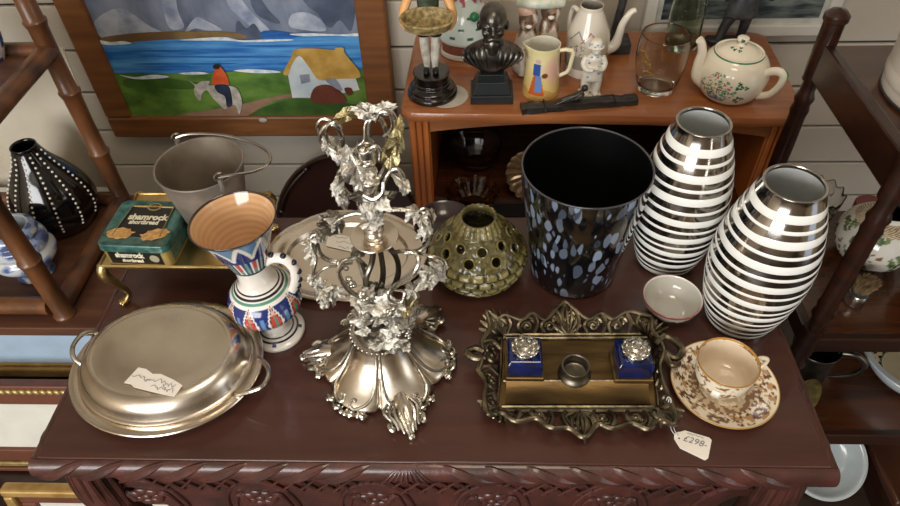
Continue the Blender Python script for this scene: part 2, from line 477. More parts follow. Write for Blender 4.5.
# ================================================================ silver entree dish
D0 = Vector((-0.422, 0.529, 0))
dish = thing('covered_dish', 'oval silver-plated covered serving dish with loop handles and a handwritten label on its lid', 'serving dish', D0)
RZ = rad(-3)
a, b = 0.131, 0.112
MB().oval(a, b, [(0.045, 0), (0.04, 0.001), (0.02, 0.006), (0.006, 0.017), (0.0, 0.0215), (-0.001, 0.0235), (0.0, 0.025), (0.002, 0.0253), (0.012, 0.023), (0.014, 0.0225), (0.03, 0.022)], 96, rz=RZ, cap0=True, cap1=True).build('dish_base', silver, dish)
lid = MB().oval(a, b, [(0.0135, 0.0225), (0.0125, 0.0245), (0.0125, 0.028), (0.014, 0.0295), (0.0165, 0.030), (0.018, 0.033), (0.0200, 0.040), (0.0235, 0.0475), (0.029, 0.0535), (0.035, 0.0565), (0.039, 0.0570), (0.0405, 0.0564), (0.042, 0.0562), (0.06, 0.0568), (0.085, 0.0576), (0.105, 0.0578)], 96, rz=RZ, cap1=True).build('lid', silver, dish)
def px_loop(pp, Z, org, r, par, name, m, k=6, n=8, closed=False):
    pts = [az(x, y, z) - org for (x, y, z) in pp] if Z is None else [az(x, y, Z) - org for x, y in pp]
    return MB().tube(cat(pts, k, closed), r, n).build(name, m, par)
px_loop([(99, 338, 0.028), (95, 332, 0.035), (83, 334, 0.044), (73, 346, 0.047), (74, 358, 0.042), (84, 366, 0.032), (88, 367, 0.027)], None, D0, 0.0032, dish, 'handle', silver_b)
px_loop([(258, 358, 0.028), (264, 362, 0.034), (269, 372, 0.042), (264, 385, 0.045), (252, 391, 0.04), (240, 394, 0.03), (236, 394, 0.024)], None, D0, 0.0032, dish, 'handle', silver_b)
lb = [az(x, y, 0.0586) - D0 for x, y in ((138.5, 367.5), (146, 369), (153, 374), (161, 374), (174, 380), (182.5, 385.5), (174.5, 397), (160, 394), (134, 387.5), (131, 384.5), (124, 383))]
lm = MB(); lm.add([p + Vector((0, 0, 0.0004)) for p in lb] + lb, [tuple(range(11)), tuple(range(21, 10, -1))] + [(i, (i + 1) % 11, 11 + (i + 1) % 11, 11 + i) for i in range(11)])
lbo = lm.build('price_label', paper, lid, smooth=False)
m = MB()
for (x0, y0, x1, y1, s_) in ((133, 375, 150, 380, 1), (147, 378, 166, 383, 2), (163, 385, 175, 386, 4), (151, 386, 162, 389, 3), (163, 389, 173, 391, 5)):
    p0 = az(x0, y0, 0.0593) - D0; p1 = az(x1, y1, 0.0593) - D0
    scribble(m, frame3((p0 + p1) / 2, p1 - p0, Vector((0, 1, 0))), (p1 - p0).length, s_, 0.0003, 0.0035, 12)
m.build('handwriting', ink, lid)

# ================================================================ silver tray lying behind
S0 = Vector((-0.205, 0.752, 0))
tray = thing('silver_tray', 'flat oval silver tray with scalloped rim and paper label, lying behind the candelabrum', 'tray', S0)
wv = lambda t, o_: 0.0035 * abs(sin(4 * t)) ** 0.6 * max(0, 1 - o_ / 0.03)
MB().oval(0.128, 0.101, [(0.028, 0.0), (0.012, 0.006), (0.001, 0.0115), (0.0, 0.0135), (0.002, 0.0145), (0.005, 0.0135), (0.008, 0.0145), (0.011, 0.013), (0.02, 0.0115), (0.026, 0.0125), (0.029, 0.0115), (0.033, 0.0055), (0.06, 0.005), (0.095, 0.005)], 120, cap0=True, cap1=True, wave=wv).build('tray_body', silver, tray)
lb = [az(x, y, 0.0062) - S0 for x, y in ((329, 233), (356, 238), (352, 252), (326, 246))]
MB().add(lb + [p + Vector((0, 0, 0.0004)) for p in lb], [(3, 2, 1, 0), (4, 5, 6, 7), (0, 1, 5, 4), (1, 2, 6, 5), (2, 3, 7, 6), (3, 0, 4, 7)]).build('price_label', paper, tray, smooth=False)
m = MB()
for q, (x0, y0, x1, y1) in enumerate(((333, 236, 352, 239), (336, 241, 352, 244), (338, 246, 349, 248))):
    p0 = az(x0, y0, 0.0068) - S0; p1 = az(x1, y1, 0.0068) - S0
    scribble(m, frame3((p0 + p1) / 2, p1 - p0, Vector((0, 1, 0))), (p1 - p0).length, q + 9, 0.0003, 0.003, 12)
m.build('handwriting', ink, tray)

# ================================================================ faience jug
J0 = Vector((-0.2875, 0.603, 0))
jug = thing('faience_jug', 'blue and white painted pottery jug on a round foot, flared mouth and spotted handle', 'jug', J0)
jug.rotation_euler = (0, rad(-3.0), 0)
NAVY, WH, RED, GRN, BLK, TAN = '#23306e', '#e4e0d8', '#b8483c', '#4f8a78', '#191a28', '#c79368'
def jugcol(t, z, r, k):
    if k > 0.5:                                      # inside
        return '#3a2a20' if z > 0.2225 else ('#cfa67e' if int(z * 260) % 2 else '#c69b6f')
    if z > 0.2195: return '#20242e'
    if z < 0.030:
        if abs(r - 0.030) < 0.0012 or abs(r - 0.024) < 0.0009: return BLK
        if 0.031 < r < 0.036 and (t * 6 / PI) % 3 < 0.3: return NAVY
        return WH
    if z < 0.043: return WH if abs(z - 0.038) > 0.0012 else NAVY
    if z < 0.1:
        u = (t * 9 / (2 * PI)) % 1 - 0.5; v = (z - 0.072) / 0.026
        d = abs(u) * 2 / 0.62 + abs(v) ** 1.6 * 0.75
        if d < 0.34: return GRN if abs(u) < 0.05 else RED
        if d < 0.68: return RED if abs(v) < 0.55 else '#d9a59a'
        if d < 0.8: return BLK
        if d < 1.0: return WH
        if z < 0.047 or z > 0.097: return WH
        return NAVY if abs(abs(u) - 0.5) > 0.07 or abs(v) > 0.5 else '#5d86b0'
    if z < 0.112: return GRN if abs(z - 0.103) < 0.0016 else (BLK if abs(z - 0.107) < 0.0012 or abs(z - 0.111) < 0.001 else WH)
    if z < 0.146: return WH
    if z < 0.150: return BLK
    u = (t * 10 / (2 * PI)) % 1; v = (z - 0.15) / 0.066
    if v < 0.42:
        w_ = abs(u - 0.5) * 2
        if w_ < 0.25: return RED if v > 0.12 else GRN
        if w_ < 0.5: return WH
        if w_ < 0.62: return BLK
        return NAVY if w_ < 0.85 else '#5d9a8a'
    if v < 0.5: return NAVY
    w_ = abs(u - 0.5) * 2; q = (v - 0.5) / 0.5
    if abs(w_ - q) < 0.13: return WH
    return NAVY if w_ > q else ('#5d86b0' if (q - w_) > 0.4 else '#e4e0d8' if (q - w_) < 0.28 else GRN)
jp = [(0.0385, 0.0), (0.039, 0.004), (0.037, 0.007), (0.028, 0.0115), (0.0205, 0.017), (0.018, 0.026), (0.0205, 0.035), (0.034, 0.046), (0.047, 0.061), (0.0508, 0.075), (0.047, 0.09), (0.036, 0.104), (0.026, 0.114), (0.0228, 0.126), (0.0235, 0.142), (0.0275, 0.156), (0.035, 0.178), (0.044, 0.202), (0.0525, 0.2205), (0.0545, 0.2232), (0.0535, 0.2245), (0.0510, 0.2205), (0.0425, 0.202), (0.0335, 0.178), (0.026, 0.156), (0.021, 0.138), (0.012, 0.13), (0.0, 0.129)]
painted('body', jp, 180, jugcol, glaze, jug, step=0.0013)
hp = [Vector(p) for p in ((0.0215, -0.002, 0.150), (0.035, -0.004, 0.158), (0.05, -0.006, 0.156), (0.058, -0.007, 0.142), (0.056, -0.006, 0.122), (0.050, -0.004, 0.105), (0.044, -0.002, 0.092))]
hp = cat(hp, 5)
hd = MB().tube(hp, [0.0075, 0.0068, 0.0075], 12, flat=0.8).build('handle', mat('white_glaze', '#e4e0d8', 0.12, coat=0.5, var=0.05), jug)
for k, i_ in enumerate(range(5, len(hp), 4)):
    p = hp[i_]; t_ = (hp[min(i_ + 1, len(hp) - 1)] - hp[i_ - 1]).normalized(); nrm = Vector((0, 1, 0)).cross(t_).normalized()
    if nrm.dot(Vector((1, 0, 0.7))) < 0: nrm = -nrm
    MB().sph(p + nrm * 0.0052, (0.0044, 0.0044, 0.0040), 10, 8).build('painted_spot', mat('black_spot', '#1b2030', 0.15), hd)

# ================================================================ tin stand in brass, tin, bucket
B0 = Vector((-0.4375, 0.737, 0))
st = thing('brass_stand', 'low brass trivet stand with curved legs, carrying the green tin and the metal bucket', 'trivet', B0)
MB().bx(-0.107, 0.107, -0.080, 0.080, 0.079, 0.0815).build('top_plate', brass, st, bev=0.001)
rim = cat([(-0.108, -0.081, 0.081), (0.108, -0.081, 0.081), (0.108, 0.081, 0.081), (-0.108, 0.081, 0.081)], 1, True)
MB().tube(rim, 0.0035, 8, closed=True).build('rim', brass, st)
for sx in (-1, 1):
    for sy in (-1, 1):
        p = [Vector((sx * 0.104, sy * 0.077, 0.081)), Vector((sx * 0.107, sy * 0.082, 0.066)), Vector((sx * 0.098, sy * 0.079, 0.042)), Vector((sx * 0.090, sy * 0.075, 0.018)), Vector((sx * 0.097, sy * 0.080, 0.005))]
        lg = MB().tube(cat(p, 5), [0.008, 0.0085, 0.006, 0.004, 0.005], 10).build('leg', brass, st)
        f_ = MB().sph((sx * 0.098, sy * 0.081, 0.0055), (0.0075, 0.0075, 0.0055), 12, 8)
        for k in range(3):
            aa = math.atan2(sy, sx) + (k - 1) * 0.7
            f_.sph((sx * 0.098 + 0.006 * cos(aa), sy * 0.081 + 0.006 * sin(aa), 0.0045), (0.0038, 0.0038, 0.0044), 8, 6)
        f_.build('paw_foot', brass, lg)
K0 = Vector((-0.482, 0.705, 0.0815 + 0.0005))
tin = thing('biscuit_tin', 'green shortbread tin with printed biscuits and lettering on the lid', 'tin', K0, rad(-3))
tin_g = mat('tin_green', '#1d4a46', 0.3, col2='#4a736c', scale=90, metal=0.3, coat=0.3)
tin_b = mat('tin_black', '#15130f', 0.3, var=0.2)
tin_gold = mat('tin_gold', '#a08a52', 0.35, metal=0.5)
tin_cream = mat('tin_cream', '#d9d2b8', 0.5)
biscuit = mat('biscuit_print', '#c9a064', 0.5, col2='#a87a42', scale=180)
def rrect(w_, d_, r, n=6):
    out = []
    for (sx, sy, a0) in ((1, 1, 0), (-1, 1, PI / 2), (-1, -1, PI), (1, -1, 3 * PI / 2)):
        for i in range(n + 1):
            aa = a0 + PI / 2 * i / n; out.append((sx * (w_ / 2 - r) + r * cos(aa), sy * (d_ / 2 - r) + r * sin(aa)))
    return out
tw, td = 0.104, 0.098
MB().prism(rrect(tw - 0.004, td - 0.004, 0.010), 0.030).build('tin_body', tin_gold, tin)
pf = MB().bx(-0.040, 0.038, -td / 2 + 0.0014, -td / 2 + 0.0022, 0.004, 0.0285)
pf.build('front_print', tin_b, tin, smooth=False)
MB().bx(tw / 2 - 0.0026, tw / 2 - 0.0016, -0.038, 0.038, 0.003, 0.0285).build('side_print', tin_g, tin, smooth=False)
def lidm():
    m = MB()
    R = [(rrect(tw, td, 0.012), 0.0285), (rrect(tw + 0.001, td + 0.001, 0.012), 0.030), (rrect(tw, td, 0.012), 0.0315), (rrect(tw, td, 0.012), 0.0385), (rrect(tw - 0.002, td - 0.002, 0.011), 0.0405), (rrect(tw - 0.005, td - 0.005, 0.010), 0.041), (rrect(tw - 0.008, td - 0.008, 0.009), 0.0398)]
    n = len(R[0][0]); vs = [Vector((p[0], p[1], z)) for r_, z in R for p in r_]; fs = []
    for i in range(len(R) - 1):
        for j in range(n): fs.append((i * n + j, i * n + (j + 1) % n, (i + 1) * n + (j + 1) % n, (i + 1) * n + j))
    fs.append(tuple(range((len(R) - 1) * n, len(R) * n)))
    return m.add(vs, fs)
tlid = lidm().build('tin_lid', tin_g, tin)
zt = 0.0400
MB().prism([(-0.036, -0.028), (0.034, -0.028), (0.032, 0.034), (-0.030, 0.034)], 0.0004, Matrix.Translation((0, 0, zt))).build('lid_panel', tin_b, tlid, smooth=False)
for (p, q) in (((-0.036, -0.028), (-0.031, 0.035)), ((0.034, -0.028), (0.032, 0.035)), ((-0.031, 0.035), (0.032, 0.035))):
    MB().tube([Vector((p[0], p[1], zt + 0.0004)), Vector((q[0], q[1], zt + 0.0004))], 0.0018, 6, flat=0.4).build('gold_border', tin_gold, tlid)
em = MB().lathe([(0.011, 0), (0.011, 0.0008), (0.008, 0.0008)], 24, c=(0.003, 0.035, zt + 0.0002), sy=0.75).lathe([(0.008, 0.0006), (0.0001, 0.0006)], 24, mi=1, c=(0.003, 0.035, zt + 0.0002), sy=0.75)
for k in range(3): em.sph((0.003 + 0.003 * cos(k * 2.1 + 1.57), 0.035 + 0.0026 * sin(k * 2.1 + 1.57), zt + 0.001), (0.0024, 0.0022, 0.0004), 8, 4, mi=2)
em.build('emblem', [tin_gold, tin_b, tin_g], tlid)
for s_, ox in ((-1, -0.026), (1, 0.026)):
    ol = [(ox + (0.019 + 0.002 * sin(7 * t_) + 0.0015 * sin(11 * t_ + s_)) * cos(t_), -0.023 + 0.011 * sin(t_) + (0.005 * s_ * cos(t_) if s_ > 0 else 0) + 0.0012 * sin(9 * t_)) for t_ in [2 * PI * i / 28 for i in range(28)]]
    MB().prism(ol, 0.0008, Matrix.Translation((0, 0, zt + 0.0002))).build('biscuit_picture', biscuit, tlid, smooth=False)
text_part('shamrock', 0.0165, Matrix.Translation((0.002, 0.012, zt + 0.0007)), 'lettering', tin_cream, tlid, font_scale=(0.90, 1), bold=0.0006)
text_part('shortbread', 0.0115, Matrix.Translation((0.0, 0.001, zt + 0.0007)), 'lettering', tin_cream, tlid, font_scale=(0.86, 1), bold=0.0004)
FM = Matrix.Translation((-0.009, -td / 2 + 0.0012, 0)) @ Matrix.Rotation(PI / 2, 4, 'X')
text_part('shamrock', 0.0135, FM @ Matrix.Translation((0, 0.021, 0)), 'lettering', tin_cream, tin, font_scale=(0.78, 1), bold=0.0005)
text_part('shortbread', 0.009, FM @ Matrix.Translation((0.002, 0.0105, 0)), 'lettering', tin_cream, tin, font_scale=(0.78, 1), bold=0.0003)
MB().lathe([(0.007, 0), (0.007, 0.0006), (0.0001, 0.0006)], 20).xf(Matrix.Translation((0.027, -td / 2 + 0.0016, 0.016)) @ Matrix.Rotation(PI / 2, 4, 'X')).build('round_seal', mat('seal_grey', '#8f8a72', 0.5), tin)

U0 = Vector((-0.388, 0.743, 0.0815 + 0.0005))
bk = thing('metal_bucket', 'small grey-brown metal bucket with a wire bail handle, behind the painted jug', 'bucket', U0)
iron = mat('bucket_iron', '#7d746b', 0.45, 0.6, col2='#9a9087', scale=22, bump=0.1)
iron_in = mat('bucket_inside', '#8a7e6e', 0.55, 0.4, col2='#6a5f50', scale=16)
MB().lathe([(0.040, 0), (0.0405, 0.001), (0.0605, 0.117), (0.0625, 0.1185), (0.0620, 0.1205), (0.0598, 0.1195), (0.0590, 0.116), (0.0385, 0.003), (0.0002, 0.003)], 64, mis=[0, 0, 0, 0, 0, 1, 1, 1], cap0=True).build('bucket_body', [iron, iron_in], bk)
steel = mat('steel_wire', '#a39b90', 0.25, 1.0)
e1 = ay(174, 137, 0.795) - U0; e2 = ay(218, 177, 0.70) - U0
for e in (e1, e2):
    q = Vector((e.x, e.y, 0.112)).normalized()
    base = Vector((e.x, e.y, 0)).normalized() * 0.0615
    MB().tube(cat([Vector((base.x, base.y, 0.108)), Vector((base.x * 1.05, base.y * 1.05, 0.118)), Vector((base.x * 1.02, base.y * 1.02, 0.127))], 4), 0.004, 8).build('ear', iron, bk)
    MB().lathe([(0.0062 + 0.0016 * cos(2 * PI * i / 8), 0.0016 * sin(2 * PI * i / 8)) for i in range(9)], 18).xf(Matrix.Translation((base.x * 1.02, base.y * 1.02, 0.131)) @ Matrix.Rotation(math.atan2(base.y, base.x), 4, 'Z') @ Matrix.Rotation(PI / 2, 4, 'Y')).build('eyelet', steel, bk)
b1 = Vector((e1.x, e1.y, 0)).normalized() * 0.0627; b2 = Vector((e2.x, e2.y, 0)).normalized() * 0.0627
hpts = [Vector((b1.x, b1.y, 0.131))] + [ay(x, y, yy) - U0 for x, y, yy in ((190, 134, 0.79), (222, 135, 0.78), (250, 142, 0.765), (268, 152, 0.745), (269, 163, 0.725), (255, 171, 0.71), (235, 174.5, 0.70))] + [Vector((b2.x, b2.y, 0.131))]
MB().tube(cat(hpts, 6), 0.0022, 8).build('bail_handle', steel, bk)

# ================================================================ pottery flower pot with holes
P0 = Vector((0.0045, 0.720, 0))
pot = thing('pierced_pot', 'squat olive-green glazed pottery pot with basketwork sides and pierced shoulder', 'pot', P0)
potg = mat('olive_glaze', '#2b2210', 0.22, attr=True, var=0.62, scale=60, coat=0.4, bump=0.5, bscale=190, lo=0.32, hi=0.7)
pp_ = prof_res([(0.047, 0), (0.052, 0.004), (0.066, 0.022), (0.0735, 0.042), (0.072, 0.056), (0.061, 0.075), (0.047, 0.091), (0.036, 0.103), (0.030, 0.113), (0.0275, 0.119), (0.025, 0.1215), (0.0225, 0.119), (0.0225, 0.113), (0.030, 0.1), (0.044, 0.082), (0.060, 0.06), (0.062, 0.042), (0.055, 0.022), (0.042, 0.01), (0.0, 0.009)], 0.0016)
def potmod(r, z, t):
    if r > 0.0465 and z < 0.0665:
        row = int(z / 0.0133); u = (t * 22 / (2 * PI) + 0.5 * (row % 2)) % 1; v = (z / 0.0133) % 1
        e = min(min(u, 1 - u) / 0.16, min(v, 1 - v) / 0.3, 1)
        if r > 0.0625 or z < 0.02: r += 0.0056 * e - 0.0034
    elif z >= 0.0665 and r > 0.024:
        r += 0.0012 * mnoise.noise(Vector((r * cos(t), r * sin(t), z)) * 180)
        if z > 0.104: r += 0.0022 * abs(sin(t * 11))
    return r, z
pm = MB().lathe(pp_, 288, mod=potmod, cap0=True)
pm.c = []
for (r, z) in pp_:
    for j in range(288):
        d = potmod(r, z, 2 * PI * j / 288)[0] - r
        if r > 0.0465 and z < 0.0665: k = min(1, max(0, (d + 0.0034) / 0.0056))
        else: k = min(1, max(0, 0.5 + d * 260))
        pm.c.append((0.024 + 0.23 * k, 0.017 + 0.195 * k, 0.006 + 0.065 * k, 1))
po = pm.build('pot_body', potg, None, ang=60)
dark_hole = mat('hole_edge', '#4a421e', 0.25, col2='#7d7240', coat=0.4)
cut = MB(); rings = []
for row, (zz, rr_, n_, hr, off) in enumerate(((0.0920, 0.0462, 9, 0.0068, 0.12), (0.0785, 0.0582, 9, 0.0072, 0.12 + PI / 9))):
    for k in range(n_):
        t_ = 2 * PI * k / n_ + off - PI / 2
        nrm = Vector((cos(t_) * 0.78, sin(t_) * 0.78, 0.62)); c_ = Vector((rr_ * cos(t_), rr_ * sin(t_), zz))
        M_ = Matrix.Translation(c_) @ nrm.to_track_quat('Z', 'Y').to_matrix().to_4x4()
        cut.add(MB().lathe([(hr, -0.02), (hr, 0.02)], 16, cap0=True, cap1=True).xf(M_).v, [tuple(range(15, -1, -1)), tuple(range(16, 32))] + [(j, (j + 1) % 16, 16 + (j + 1) % 16, 16 + j) for j in range(16)])
        rings.append((M_, hr))
cut.c = [(0.05, 0.04, 0.016, 1)] * len(cut.v)
co = cut.build('cutter', potg)
md = po.modifiers.new('bool', 'BOOLEAN'); md.object = co; md.operation = 'DIFFERENCE'; md.solver = 'EXACT'
dg = bpy.context.evaluated_depsgraph_get(); dg.update()
me = bpy.data.meshes.new_from_object(po.evaluated_get(dg)); po.modifiers.clear(); po.data = me
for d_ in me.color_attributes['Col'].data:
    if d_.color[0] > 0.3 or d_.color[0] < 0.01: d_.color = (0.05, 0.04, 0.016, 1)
bpy.data.objects.remove(co); po.parent = pot
for M_, hr in rings:
    MB().lathe([(hr + 0.0012 + 0.0016 * cos(2 * PI * i / 8), 0.0016 * sin(2 * PI * i / 8)) for i in range(9)], 20).xf(M_).build('hole_rim', dark_hole, pot)

# ================================================================ black art glass vase
V0 = Vector((0.1525, 0.729, 0))
bv = thing('speckled_vase', 'large black glass tumbler-shaped vase flecked with pale blue-grey spots', 'vase', V0)
def fleck_mat():
    m = bpy.data.materials.new('flecked_black_glass'); m.use_nodes = True; nt = m.node_tree; N = nt.nodes; L = nt.links
    b = N['Principled BSDF']; b.inputs['Roughness'].default_value = 0.1; b.inputs['Coat Weight'].default_value = 0.6; b.inputs['Coat Roughness'].default_value = 0.04
    tc = N.new('ShaderNodeTexCoord'); mp = N.new('ShaderNodeMapping'); mp.inputs['Scale'].default_value = (1, 1, 0.42)
    L.new(tc.outputs['Object'], mp.inputs[0])
    nz = N.new('ShaderNodeTexNoise'); nz.inputs['Scale'].default_value = 45; L.new(mp.outputs[0], nz.inputs['Vector'])
    mxv = N.new('ShaderNodeMix'); mxv.data_type = 'VECTOR'; mxv.inputs[0].default_value = 0.012
    L.new(mp.outputs[0], mxv.inputs[4]); L.new(nz.outputs['Color'], mxv.inputs[5])
    vo = N.new('ShaderNodeTexVoronoi'); vo.inputs['Scale'].default_value = 92; L.new(mxv.outputs[1], vo.inputs['Vector'])
    sep = N.new('ShaderNodeSeparateColor'); L.new(vo.outputs['Color'], sep.inputs[0])
    # threshold varies per cell
    th = N.new('ShaderNodeMapRange'); th.inputs['To Min'].default_value = 0.05; th.inputs['To Max'].default_value = 0.72; L.new(sep.outputs[0], th.inputs['Value'])
    sub = N.new('ShaderNodeMath'); sub.operation = 'SUBTRACT'; L.new(th.outputs[0], sub.inputs[0]); L.new(vo.outputs['Distance'], sub.inputs[1])
    ml = N.new('ShaderNodeMath'); ml.operation = 'MULTIPLY'; ml.inputs[1].default_value = 9; ml.use_clamp = True; L.new(sub.outputs[0], ml.inputs[0])
    rp = N.new('ShaderNodeValToRGB'); rp.color_ramp.elements[0].color = rgb('#2c3440'); rp.color_ramp.elements[1].color = rgb('#8492a6'); L.new(sep.outputs[1], rp.inputs[0])
    mx = N.new('ShaderNodeMix'); mx.data_type = 'RGBA'; mx.inputs[6].default_value = rgb('#0b0b0d'); L.new(ml.outputs[0], mx.inputs[0]); L.new(rp.outputs[0], mx.inputs[7])
    L.new(mx.outputs[2], b.inputs['Base Color'])
    return m
MB().lathe(prof_res([(0.056, 0), (0.062, 0.002), (0.066, 0.012), (0.0715, 0.06), (0.080, 0.12), (0.087, 0.17), (0.0895, 0.205)], 0.006), 80, cap0=True).build('outer_wall', fleck_mat(), bv)
MB().lathe(prof_res([(0.0895, 0.205), (0.0892, 0.2065), (0.0878, 0.2068), (0.0866, 0.2055)], 0.001), 80).build('rim', mat('rim_glass', '#3a3a40', 0.08, coat=0.6), bv)
MB().lathe(prof_res([(0.0866, 0.2055), (0.084, 0.17), (0.0755, 0.12), (0.065, 0.06), (0.056, 0.016), (0.03, 0.012), (0.0001, 0.012)], 0.006), 80).build('inner_wall', mat('black_glass_inside', '#0b0b0c', 0.28), bv)

# ================================================================ striped vases
chrome = mat('mirror_chrome', '#b0aba5', 0.13, 1.0, var=0.06, scale=30)
enamel = mat('white_enamel_stripe', '#e6e7e3', 0.2, coat=0.4, var=0.03)
vase_in = mat('vase_inside', '#cfd2d0', 0.4, col2='#bcc0be', scale=20)
def striped(loc, label, H, tilt, SC=1.0):
    t = thing('striped_vase', label, 'vase', loc, group='striped vases'); t.rotation_euler = tilt
    ctrl = [(z, r * SC) for z, r in ((0.0, 0.044), (0.06, 0.0495), (0.18, 0.0585), (0.34, 0.0655), (0.48, 0.0675), (0.62, 0.0645), (0.78, 0.0555), (0.9, 0.0455), (0.97, 0.0395), (1.0, 0.0380))]
    P = cat([Vector((r, z * H, 0)) for z, r in ctrl], 12)
    def R(z):
        for a_, b_ in zip(P, P[1:]):
            if a_.y <= z <= b_.y + 1e-9: return a_.x + (b_.x - a_.x) * (z - a_.y) / max(1e-9, b_.y - a_.y)
        return P[-1].x
    # bands from the top down: chrome rim, then white/mirror
    bands = [(1, 0.062)] + [q for s_ in (1.0, 1.02, 1.05, 1.0, 0.95, 0.88, 0.80) for q in ((0, 0.043 * s_), (1, 0.034 * s_), (0, 0.019 * s_), (1, 0.034 * s_))] + [(0, 0.034), (1, 0.03)]
    tot = sum(b_[1] for b_ in bands); z = H; wob = random.Random(len(label))
    MB().lathe([(R(H * k / 60) - 0.0006, H * k / 60) for k in range(61)], 72, cap0=True).build('mirror_body', chrome, t)
    for kind, th in bands:
        z0 = max(0.0, z - th / tot * H)
        if kind == 0:
            d1, d2, ph = wob.uniform(0.0004, 0.0012), wob.uniform(0.0003, 0.001), wob.uniform(0, 6)
            rows = 4; pr = [(R(z0 + (z - z0) * k / rows) + (0.0002 if 0 < k < rows else -0.0004), z0 + (z - z0) * k / rows) for k in range(rows + 1)]
            MB().lathe(pr, 72, mod=lambda r, zz, tt: (r, zz + d1 * sin(tt + ph) + d2 * sin(3 * tt))).build('white_stripe', enamel, t)
        z = z0
    MB().lathe(prof_res([(R(H) - 0.0006, H), (R(H) - 0.0008, H + 0.0012), (R(H) - 0.0025, H + 0.0016), (R(H) - 0.004, H + 0.0005), (R(H) - 0.0044, H - 0.003)], 0.001), 72).build('rim', chrome, t)
    MB().lathe([(R(H) - 0.0044, H - 0.003)] + [(R(H * k) - 0.005, H * k) for k in (0.9, 0.8, 0.65, 0.5, 0.35, 0.2, 0.08)] + [(0.0001, H * 0.06)], 64).build('inside', vase_in, t)
striped(Vector((0.3005, 0.750, 0)), 'tall white and mirror striped barrel vase next to the black speckled vase', 0.260, (0, 0, 0), 0.965)
striped(Vector((0.3830, 0.634, 0)), 'tall white and mirror striped barrel vase behind the teacup, nearest the right table edge', 0.252, (0, 0, 0))

# pink glass between the vases
G0 = Vector((0.388, 0.778, 0))
gl = thing('pink_glass_dish', 'small pink pressed glass dish behind the two striped vases', 'glass dish', G0)
MB().lathe([(0.018, 0), (0.02, 0.002), (0.012, 0.006), (0.022, 0.018), (0.031, 0.048), (0.029, 0.048), (0.020, 0.02), (0.0001, 0.012)], 40, cap0=True, mod=lambda r, z, t: (r * (1 + 0.04 * sin(10 * t) * (z > 0.03)), z)).build('dish_body', pink_glass, gl)
# dark plate behind pot
Q0 = Vector((-0.050, 0.812, 0))
pl = thing('dark_bowl', 'dark brown shallow wooden bowl half hidden behind the olive pot', 'bowl', Q0)
MB().lathe([(0.02, 0), (0.026, 0.001), (0.042, 0.012), (0.05, 0.0245), (0.052, 0.0255), (0.0505, 0.027), (0.047, 0.0245), (0.04, 0.015), (0.024, 0.006), (0.0001, 0.005)], 48, cap0=True).build('bowl_body', mat('bowl_wood', '#2a1b1c', 0.22, coat=0.3), pl)
# ================================================================ small bowl, cup and saucer
O0 = Vector((0.2840, 0.6400, 0))
bo = thing('rice_bowl', 'small shallow porcelain bowl with grey-white inside, next to the striped vase', 'bowl', O0)
def bowlcol(t, z, r, k):
    if k > 0.5: return '#b9b6ac' if z < 0.0335 else '#d8d0c6'
    if z > 0.0325: return '#8c4a42'
    if 0.012 < z < 0.027:
        n_ = mnoise.noise(Vector((cos(t) * 5, sin(t) * 5, z * 160)))
        if n_ > 0.32: return '#4d6b50'
        if n_ < -0.34: return '#a05a4c'
    return '#c9c2b4'
painted('bowl_body', [(0.017, 0), (0.0185, 0.001), (0.019, 0.004), (0.026, 0.010), (0.0335, 0.02), (0.0385, 0.031), (0.0395, 0.0352), (0.0388, 0.0358), (0.0375, 0.0345), (0.032, 0.021), (0.02, 0.0095), (0.0002, 0.0075)], 120, bowlcol, glaze, bo, step=0.0015)

bo.scale = (1.07, 1.07, 1.07)
SA = Vector((0.3300, 0.5105, 0))
BRN, CRM = '#7a5236', '#e2d4b8'
def transfer(t, z, r, sc, thr):
    p = Vector((cos(t) * r, sin(t) * r, z))
    n1 = mnoise.noise(p * sc) + 0.5 * mnoise.noise(p * sc * 2.3)
    return n1 > thr
sau = thing('saucer', 'cream saucer printed with brown flowers, under the teacup', 'saucer', SA)
def saucol(t, z, r, k):
    if r > 0.0680: return '#b08446'
    if r > 0.0655: return CRM
    if 0.045 < r < 0.0655:
        if transfer(t, z, r, 150, 0.22): return '#5f3c26'
        if transfer(t, z + 3, r, 110, 0.15): return '#b08a5e'
        return '#e4d8c0'
    if 0.041 < r < 0.045: return '#6d4a33' if int(t * 40) % 2 else '#cfc0a6'
    return '#b9a486' if transfer(t, z, r, 140, 0.05) else '#7b5a3e' if r > 0.03 else '#d5c6aa'
painted('saucer_body', [(0.036, 0), (0.0375, 0.0008), (0.045, 0.003), (0.06, 0.0095), (0.0685, 0.0135), (0.0690, 0.0145), (0.0682, 0.0150), (0.060, 0.0118), (0.045, 0.0058), (0.034, 0.0042), (0.0002, 0.0042)], 160, saucol, glaze, sau, step=0.0014)
CU = SA + Vector((-0.004, 0.004, 0.0044))
cup = thing('teacup', 'cream teacup with brown floral transfer print, standing on its saucer', 'cup', CU)
def cupcol(t, z, r, k):
    if k > 0.5:
        if z > 0.0475: return '#b0803a' if z > 0.0505 else ('#7a5236' if transfer(t, z, r, 120, 0.22) else '#e0d2b6')
        return '#dccab0'
    if z > 0.0505: return '#b0803a'
    if 0.016 < z < 0.0495:
        if transfer(t, z, r, 130, 0.25): return '#8a6544'
    return '#e6dcc6'
painted('cup_body', [(0.022, 0), (0.0235, 0.0008), (0.0235, 0.004), (0.030, 0.010), (0.0365, 0.020), (0.0395, 0.034), (0.0415, 0.0515), (0.0412, 0.0526), (0.0400, 0.0520), (0.0378, 0.036), (0.0345, 0.020), (0.026, 0.010), (0.0002, 0.0075)], 140, cupcol, glaze, cup, step=0.0014)
cg = mat('cream_glaze', '#e2d4b8', 0.14, coat=0.5, var=0.08, scale=60)
ang = rad(12)
